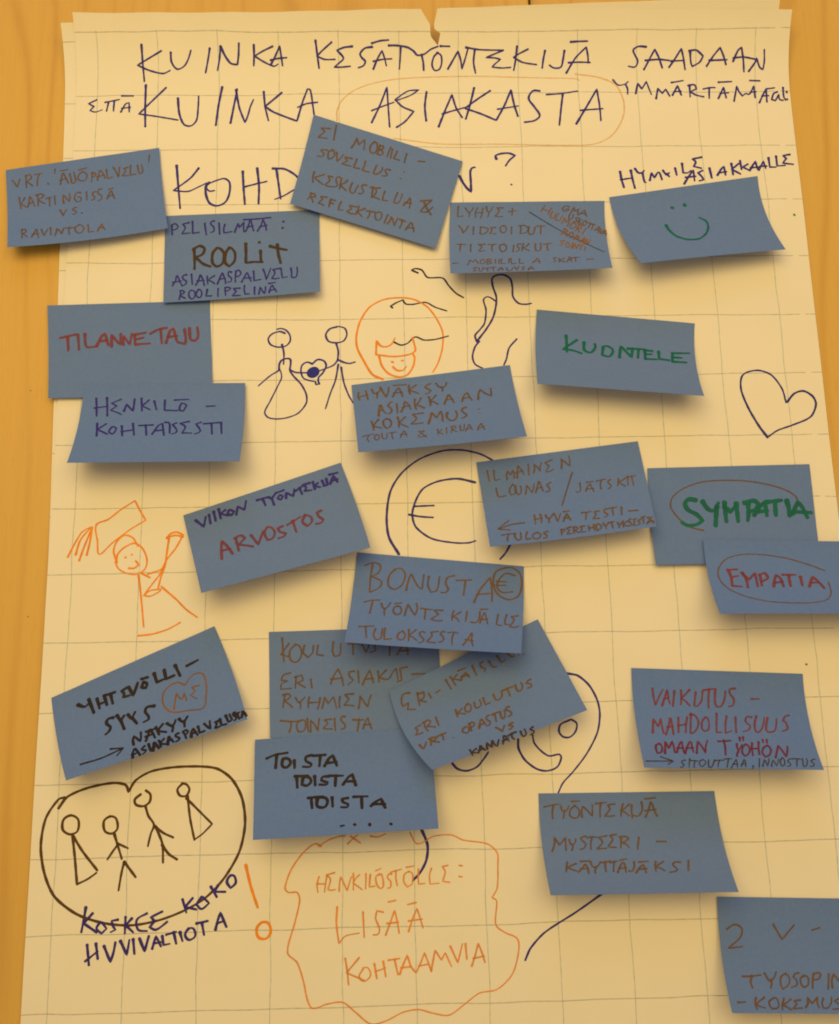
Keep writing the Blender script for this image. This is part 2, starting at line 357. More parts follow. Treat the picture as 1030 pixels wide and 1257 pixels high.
# ------------------------------------------------------------------ sticky notes
T5 = (0, .25, .5, .75, 1)
def wts(x):
    o = []
    for i in range(5):
        s = 1.
        for j in range(5):
            if j != i: s *= (x - T5[j]) / (T5[i] - T5[j])
        o.append(s)
    return o
NOTES = {
'n1': ((-8.7, 109.0, 2.00), "-61.3,9.5,0.0 -30.8,4.7,0.0 -0.1,0.0,0.0 30.7,-4.7,0.0 61.6,-9.5,0.0 -59.1,27.0,0.6 -28.6,22.9,0.5 2.0,18.6,0.5 32.7,13.9,0.4 63.6,8.9,0.3 -56.5,45.2,2.6 -26.1,41.7,2.3 4.5,37.5,2.0 35.2,32.8,1.7 66.1,27.5,1.4 -53.7,64.0,6.0 -23.2,60.8,5.3 7.4,56.9,4.6 38.2,52.0,4.0 69.1,46.4,3.3 -50.5,83.2,11.0 -20.0,80.4,9.8 10.7,76.5,8.5 41.5,71.6,7.2 72.6,65.5,6.0"),
'n2': ((121.4, 157.8, 0.90), "-61.7,2.1,0.0 -30.9,1.0,0.0 -0.1,0.0,0.0 30.9,-1.0,0.0 61.9,-2.1,0.0 -61.4,21.2,0.2 -30.6,20.1,0.2 0.2,18.9,0.3 31.1,17.6,0.4 62.1,16.2,0.5 -61.0,40.3,0.7 -30.2,39.2,1.0 0.6,37.9,1.4 31.5,36.5,1.7 62.4,34.9,2.1 -60.5,59.4,1.6 -29.7,58.4,2.5 1.2,57.2,3.3 32.0,55.7,4.1 62.9,53.9,4.9 -59.9,78.4,3.0 -29.0,77.6,4.5 1.8,76.5,6.0 32.6,75.0,7.5 63.4,73.2,9.0"),
'n3': ((239.9, 92.4, 2.40), "-61.1,-22.0,0.0 -30.4,-10.9,0.0 0.1,0.0,0.0 30.6,11.0,0.0 60.9,21.9,0.0 -65.4,-1.4,0.2 -35.2,9.4,0.2 -5.1,20.2,0.2 24.9,30.9,0.2 54.8,41.6,0.2 -69.9,19.3,0.9 -40.1,29.9,0.9 -10.4,40.4,0.8 19.2,50.9,0.8 48.7,61.3,0.7 -74.6,40.1,2.2 -45.1,50.4,2.0 -15.8,60.6,1.9 13.5,70.9,1.8 42.7,81.0,1.6 -79.5,60.8,4.0 -50.3,70.9,3.8 -21.2,80.8,3.5 7.8,90.8,3.3 36.8,100.7,3.0"),
'n4': ((352.7, 150.3, 0.90), "-62.8,0.1,0.0 -31.5,0.1,0.0 -0.1,0.0,0.0 31.4,-0.1,0.0 63.0,-0.1,0.0 -64.1,16.4,1.1 -32.7,16.3,1.1 -1.2,16.1,1.1 30.3,15.8,1.2 61.9,15.4,1.2 -65.0,33.9,4.7 -33.5,33.8,4.8 -2.0,33.5,4.9 29.5,33.0,5.0 61.2,32.3,5.1 -65.6,52.5,10.9 -34.1,52.3,11.2 -2.6,52.0,11.5 29.0,51.3,11.8 60.7,50.4,12.0 -65.9,72.0,20.0 -34.4,71.9,20.5 -2.9,71.5,21.0 28.7,70.8,21.5 60.3,69.7,22.0"),
'n5': ((481.6, 138.0, 0.90), "-61.8,8.9,0.0 -31.0,4.5,0.0 -0.1,0.0,0.0 30.9,-4.5,0.0 62.1,-9.0,0.0 -59.7,25.0,1.4 -29.4,20.9,1.2 1.1,16.8,1.1 31.7,12.7,1.0 62.4,8.7,0.8 -56.5,42.3,5.8 -26.5,38.3,5.2 3.6,34.4,4.7 33.8,30.6,4.1 64.2,26.8,3.5 -52.2,60.6,13.7 -22.6,56.7,12.3 7.2,52.8,10.9 37.3,49.1,9.6 67.5,45.4,8.2 -47.3,80.0,25.0 -17.9,75.9,22.5 11.8,71.9,20.0 41.7,68.1,17.5 72.0,64.5,15.0"),
'n6': ((33.5, 234.7, 0.90), "-63.5,1.3,0.0 -31.8,0.6,0.0 -0.1,0.0,0.0 31.8,-0.6,0.0 63.7,-1.3,0.0 -61.7,20.8,0.2 -30.2,20.2,0.2 1.4,19.7,0.2 33.0,19.1,0.2 64.7,18.6,0.2 -60.0,40.3,0.7 -28.7,39.8,0.7 2.8,39.3,0.7 34.3,38.8,0.7 65.9,38.3,0.7 -58.5,59.7,1.6 -27.2,59.2,1.6 4.1,58.8,1.6 35.6,58.4,1.6 67.1,58.0,1.6 -57.2,78.9,3.0 -25.9,78.6,3.0 5.4,78.2,3.0 36.9,77.9,3.0 68.3,77.5,3.0"),
'n7': ((64.7, 302.7, 3.60), "-61.8,-0.6,0.0 -31.0,-0.3,0.0 -0.1,-0.0,0.0 30.9,0.3,0.0 61.9,0.6,0.0 -61.9,15.8,1.4 -30.9,16.1,1.4 0.1,16.4,1.4 31.2,16.6,1.4 62.3,16.9,1.4 -62.1,33.0,6.1 -31.0,33.3,6.1 0.1,33.5,6.1 31.3,33.7,6.1 62.6,34.0,6.1 -62.2,50.9,14.2 -31.0,51.1,14.2 0.2,51.3,14.2 31.5,51.5,14.2 62.8,51.7,14.2 -62.0,69.2,26.0 -30.8,69.4,26.0 0.5,69.6,26.0 31.8,69.8,26.0 63.2,70.0,26.0"),
'n8': ((270.4, 297.9, 0.90), "-61.9,7.3,0.0 -31.1,3.7,0.0 -0.1,0.0,0.0 30.9,-3.7,0.0 62.1,-7.4,0.0 -60.6,21.6,1.6 -29.6,18.3,1.6 1.4,14.9,1.6 32.6,11.5,1.6 63.9,7.9,1.6 -59.1,36.8,7.0 -28.1,33.9,6.9 3.1,30.9,6.9 34.3,27.6,6.8 65.7,24.2,6.8 -57.5,52.9,16.4 -26.5,50.4,16.3 4.7,47.7,16.1 36.0,44.7,16.0 67.4,41.4,15.8 -55.7,69.8,30.0 -24.8,67.6,29.8 6.3,65.2,29.5 37.4,62.4,29.2 68.8,59.3,29.0"),
'n9': ((418.5, 251.0, 0.90), "-62.6,-6.7,0.0 -31.3,-3.3,0.0 -0.0,-0.0,0.0 31.3,3.3,0.0 62.6,6.7,0.0 -64.4,9.5,1.3 -33.2,12.8,1.3 -2.0,16.0,1.4 29.2,19.3,1.4 60.4,22.5,1.4 -66.1,26.7,5.6 -34.9,29.9,5.7 -3.7,33.1,5.8 27.4,36.2,5.9 58.6,39.4,6.1 -67.5,44.8,13.1 -36.3,48.0,13.4 -5.1,51.1,13.7 26.0,54.2,13.9 57.2,57.3,14.2 -68.9,63.7,24.0 -37.6,66.7,24.5 -6.4,69.8,25.0 24.9,72.8,25.5 56.1,75.9,26.0"),
'n10': ((140.5, 387.2, 1.60), "-58.8,19.4,0.0 -29.6,9.8,0.0 -0.2,0.1,0.0 29.4,-9.7,0.0 59.3,-19.6,0.0 -54.7,34.6,1.5 -25.0,25.4,1.4 5.0,16.1,1.3 35.2,6.8,1.2 65.6,-2.6,1.0 -49.8,50.2,6.5 -19.9,41.4,6.0 10.3,32.6,5.5 40.8,23.6,5.0 71.5,14.7,4.4 -44.2,66.0,15.3 -14.4,57.6,14.1 15.7,49.2,12.8 46.2,40.7,11.6 77.0,32.1,10.4 -38.0,81.7,28.0 -8.6,73.8,25.8 21.2,65.9,23.5 51.4,57.8,21.2 81.9,49.6,19.0"),
'n11': ((366.0, 361.6, 1.60), "-62.5,7.4,0.0 -31.4,3.7,0.0 -0.1,0.0,0.0 31.2,-3.7,0.0 62.7,-7.4,0.0 -60.6,24.3,1.4 -29.4,20.9,1.3 1.9,17.4,1.2 33.3,13.7,1.1 64.9,9.9,1.0 -58.9,41.7,5.8 -27.9,38.6,5.5 3.4,35.1,5.1 34.8,31.4,4.8 66.4,27.5,4.4 -57.7,59.4,13.7 -26.8,56.5,12.8 4.3,53.1,12.0 35.6,49.4,11.2 67.1,45.3,10.4 -56.9,77.2,25.0 -26.3,74.4,23.5 4.5,71.2,22.0 35.6,67.4,20.5 67.0,63.2,19.0"),
'n12': ((497.6, 375.0, 0.90), "-62.8,0.6,0.0 -31.5,0.3,0.0 -0.1,0.0,0.0 31.4,-0.3,0.0 62.9,-0.6,0.0 -63.3,19.7,0.2 -31.9,19.4,0.2 -0.3,19.2,0.2 31.2,19.0,0.2 62.9,18.7,0.2 -63.5,38.7,0.9 -32.0,38.5,0.9 -0.6,38.3,0.9 31.0,38.1,0.9 62.6,37.9,0.9 -63.3,57.5,2.2 -32.1,57.4,2.2 -0.7,57.2,2.2 30.6,57.1,2.2 62.1,56.9,2.2 -62.9,76.2,4.0 -31.9,76.1,4.0 -0.9,76.0,4.0 30.2,75.8,4.0 61.3,75.7,4.0"),
'n13': ((534.2, 434.7, 5.60), "-62.4,-1.9,0.0 -31.2,-0.9,0.0 -0.0,-0.0,0.0 31.2,0.9,0.0 62.5,1.9,0.0 -62.7,12.4,1.5 -31.9,13.2,1.5 -1.0,14.1,1.5 30.0,14.9,1.5 61.0,15.7,1.5 -63.0,26.9,6.3 -32.6,27.7,6.3 -2.1,28.4,6.3 28.5,29.1,6.3 59.0,29.9,6.3 -63.3,41.6,14.8 -33.5,42.2,14.8 -3.6,42.9,14.8 26.4,43.5,14.8 56.4,44.1,14.8 -63.9,56.2,27.0 -34.7,56.7,27.0 -5.6,57.2,27.0 23.6,57.8,27.0 52.9,58.3,27.0"),
'n14': ((274.2, 443.4, 1.00), "-62.2,-6.4,0.0 -31.1,-3.2,0.0 -0.0,-0.0,0.0 31.1,3.2,0.0 62.2,6.4,0.0 -64.2,10.7,1.5 -32.8,13.9,1.6 -1.5,17.0,1.6 29.9,20.0,1.6 61.3,23.0,1.6 -66.2,27.9,6.5 -34.8,31.1,6.6 -3.3,34.1,6.8 28.1,37.0,6.9 59.6,39.7,7.0 -68.3,45.1,15.3 -37.0,48.2,15.6 -5.6,51.1,15.8 25.7,53.8,16.1 57.0,56.3,16.4 -70.4,62.0,28.0 -39.3,65.1,28.5 -8.3,67.8,29.0 22.7,70.3,29.5 53.7,72.5,30.0"),
'n15': ((208.9, 494.2, 0.90), "-62.2,0.8,0.0 -31.2,0.4,0.0 -0.1,0.0,0.0 31.1,-0.4,0.0 62.4,-0.8,0.0 -61.7,20.1,0.2 -30.8,19.6,0.2 0.2,19.2,0.2 31.3,18.8,0.2 62.5,18.3,0.2 -61.2,39.2,0.7 -30.4,38.7,0.7 0.5,38.2,0.7 31.5,37.7,0.7 62.6,37.2,0.7 -60.7,58.0,1.6 -29.9,57.5,1.6 0.8,56.9,1.6 31.7,56.3,1.6 62.6,55.8,1.6 -60.0,76.6,3.0 -29.5,76.0,3.0 1.2,75.4,3.0 31.9,74.7,3.0 62.7,74.1,3.0"),
'n16': ((289.3, 515.0, 4.40), "-54.7,25.0,0.0 -27.6,12.6,0.0 -0.3,0.1,0.0 27.3,-12.5,0.0 55.2,-25.2,0.0 -50.7,40.2,1.5 -22.6,28.2,1.4 5.8,16.1,1.3 34.5,4.0,1.2 63.4,-8.3,1.0 -44.5,54.3,6.5 -16.0,43.0,6.0 12.7,31.6,5.5 41.7,20.0,5.0 71.1,8.4,4.4 -36.1,67.1,15.3 -8.1,56.7,14.1 20.3,46.3,12.8 49.0,35.6,11.6 78.1,24.9,10.4 -25.9,78.5,28.0 1.1,69.3,25.8 28.5,60.0,23.5 56.2,50.5,21.2 84.4,40.9,19.0"),
'n17': ((200.7, 568.6, 4.40), "-62.5,3.0,0.0 -31.4,1.5,0.0 -0.1,0.0,0.0 31.3,-1.5,0.0 62.7,-3.1,0.0 -62.4,20.3,1.5 -31.0,18.8,1.5 0.5,17.4,1.5 32.1,16.0,1.5 63.8,14.6,1.5 -61.7,37.0,6.3 -30.3,35.6,6.3 1.3,34.3,6.3 33.0,33.0,6.3 64.7,31.7,6.3 -60.5,52.9,14.8 -29.2,51.7,14.8 2.3,50.4,14.8 33.9,49.2,14.8 65.5,48.0,14.8 -58.8,67.7,27.0 -27.7,66.6,27.0 3.5,65.5,27.0 34.8,64.4,27.0 66.1,63.3,27.0"),
'n18': ((48.5, 514.7, 0.90), "-57.6,24.5,0.0 -29.1,12.4,0.0 -0.3,0.1,0.0 28.8,-12.2,0.0 58.2,-24.7,0.0 -54.4,39.5,1.5 -24.8,27.8,1.4 5.0,16.0,1.3 35.2,4.1,1.2 65.7,-8.0,1.0 -49.5,54.0,6.5 -19.4,42.9,6.0 11.1,31.7,5.5 41.8,20.4,5.0 72.9,8.9,4.4 -42.8,67.7,15.3 -12.7,57.4,14.1 17.8,47.0,12.8 48.6,36.5,11.6 79.9,25.8,10.4 -34.3,80.4,28.0 -4.8,71.2,25.8 25.2,61.8,23.5 55.7,52.2,21.2 86.6,42.5,19.0"),
'n19': ((475.3, 529.9, 0.90), "-63.1,-3.4,0.0 -31.6,-1.7,0.0 -0.0,-0.0,0.0 31.6,1.7,0.0 63.2,3.4,0.0 -63.7,14.6,1.5 -32.2,16.1,1.5 -0.7,17.6,1.6 30.8,19.2,1.6 62.4,20.7,1.6 -64.2,32.2,6.5 -32.8,33.6,6.6 -1.4,35.0,6.6 30.0,36.3,6.7 61.5,37.7,6.8 -64.7,49.2,15.3 -33.5,50.5,15.4 -2.2,51.7,15.6 29.0,52.9,15.7 60.4,54.2,15.8 -65.5,65.4,28.0 -34.5,66.5,28.2 -3.4,67.6,28.5 27.7,68.7,28.8 58.8,69.8,29.0"),
'n20': ((402.8, 614.0, 0.90), "-63.1,-0.6,0.0 -31.6,-0.3,0.0 -0.1,-0.0,0.0 31.6,0.3,0.0 63.2,0.6,0.0 -63.3,16.6,1.5 -31.6,16.9,1.5 0.2,17.2,1.5 32.0,17.5,1.5 63.9,17.7,1.5 -63.1,33.1,6.5 -31.3,33.3,6.5 0.6,33.6,6.5 32.5,33.9,6.5 64.5,34.2,6.5 -62.6,48.5,15.3 -30.8,48.8,15.3 1.1,49.1,15.3 33.0,49.3,15.3 65.0,49.6,15.3 -61.9,62.6,28.0 -30.2,62.9,28.0 1.5,63.2,28.0 33.3,63.4,28.0 65.2,63.7,28.0"),
'n21': ((524.1, 688.1, 0.90), "-62.2,-2.4,0.0 -31.1,-1.2,0.0 -0.0,-0.0,0.0 31.1,1.2,0.0 62.2,2.4,0.0 -63.3,16.3,1.3 -32.4,17.5,1.3 -1.5,18.6,1.3 29.5,19.8,1.3 60.5,21.0,1.3 -64.2,34.1,5.6 -33.6,35.2,5.6 -3.0,36.3,5.6 27.7,37.4,5.6 58.5,38.5,5.6 -65.1,50.5,13.1 -34.9,51.6,13.1 -4.7,52.6,13.1 25.6,53.6,13.1 56.0,54.7,13.1 -66.0,65.4,24.0 -36.4,66.3,24.0 -6.7,67.3,24.0 23.0,68.3,24.0 52.8,69.3,24.0"),
}
LABELS = {
 'n1': "blue note with 'VRT.' in brown, overhanging the left edge of the sheet",
 'n2': "blue note reading PELISILMÄ with ROOLiT in big dark brown letters, below the word KOHD",
 'n3': "blue note tilted clockwise reading EI MOBIILISOVELLUS, covering part of the third headline row",
 'n4': "blue note reading VIDEOIDUT TIETOISKUT with small slanted writing struck through",
 'n5': "blue note with a green smiley face, curling up under the words HYMYILE ASIAKKAALLE",
 'n6': "blue note with the red word TILANNETAJU, lying flat at the left edge",
 'n7': "blue note reading HENKILÖKOHTAISESTI in violet, stuck to the bottom of the TILANNETAJU note",
 'n8': "blue note reading HYVÄKSY ASIAKKAAN KOKEMUS, just under the orange crowned face drawing",
 'n9': "blue note with only the green word KUONTELE, left of the blue heart drawing",
 'n10': "blue note tilted anticlockwise reading VIIKON TYÖNTEKIJÄ and ARVOSTOS in red",
 'n11': "blue note reading ILMAINEN LOUNAS, overlapping the right side of the drawn euro coin",
 'n12': "blue note with the thick green word SYMPATIA inside a thin brown oval",
 'n13': "blue note with the red word EMPATIA in an oval, cut by the picture's right side",
 'n14': "blue note reading BONUSTA TYÖNTEKIJÄLLE with a circled euro sign",
 'n15': "blue note about ERI ASIAKASRYHMIEN, lying flat with its top under the BONUSTA note",
 'n16': "blue note tilted anticlockwise reading ERI KOULUTUS, between the BONUSTA and TOISTA notes",
 'n17': "blue note reading TOISTA three times in thick dark letters",
 'n18': "blue note tilted anticlockwise with thick dark writing and ME inside a small brown heart",
 'n19': "blue note reading VAIKUTUSMAHDOLLISUUS OMAAN TYÖHÖN in red capitals",
 'n20': "blue note reading TYÖNTEKIJÄ MYSTEERIKÄYTTÄJÄKSI in brown, right of the orange cloud",
 'n21': "blue note starting with the number 2, cut off by the lower right corner",
}
SURF = {}
for k, (org, txt) in NOTES.items():
    P = [tuple(map(float, q.split(','))) for q in txt.split()]
    P = [[Vector(P[v * 5 + u]) for u in range(5)] for v in range(5)]
    def S_(u, v, P=P):
        a, b = wts(u), wts(v); q = Vector((0, 0, 0))
        for i in range(5):
            for j in range(5): q += P[i][j] * (b[i] * a[j])
        return Vector((q.x * .001, -q.y * .001, q.z * .001))
    NU, NV = 30, 22; V = []; F = []
    ph = random.random() * 6
    for j in range(NV + 1):
        for i in range(NU + 1):
            V.append(S_(i / NU, j / NV))
    for j in range(NV):
        for i in range(NU):
            a = j * (NU + 1) + i; F.append((a, a + NU + 1, a + NU + 2, a + 1))
    me = leaf('sticky_note', V, F, None, .00011)
    o = link('sticky_note', me, NOTE)
    o.location = W(org[0] / 50, org[1] / 50, org[2] / 50)
    tag(o, LABELS[k], 'sticky note', 'blue sticky notes on the flip chart sheet')
    def surf(x, y, z, S_=S_):
        u, v = x / 127, y / 76; e = .004
        p = S_(u, v); n = (S_(u + e, v) - S_(u - e, v)).cross(S_(u, v - e) - S_(u, v + e)).normalized()
        return p + n * z * .001
    SURF[k] = (o, surf)

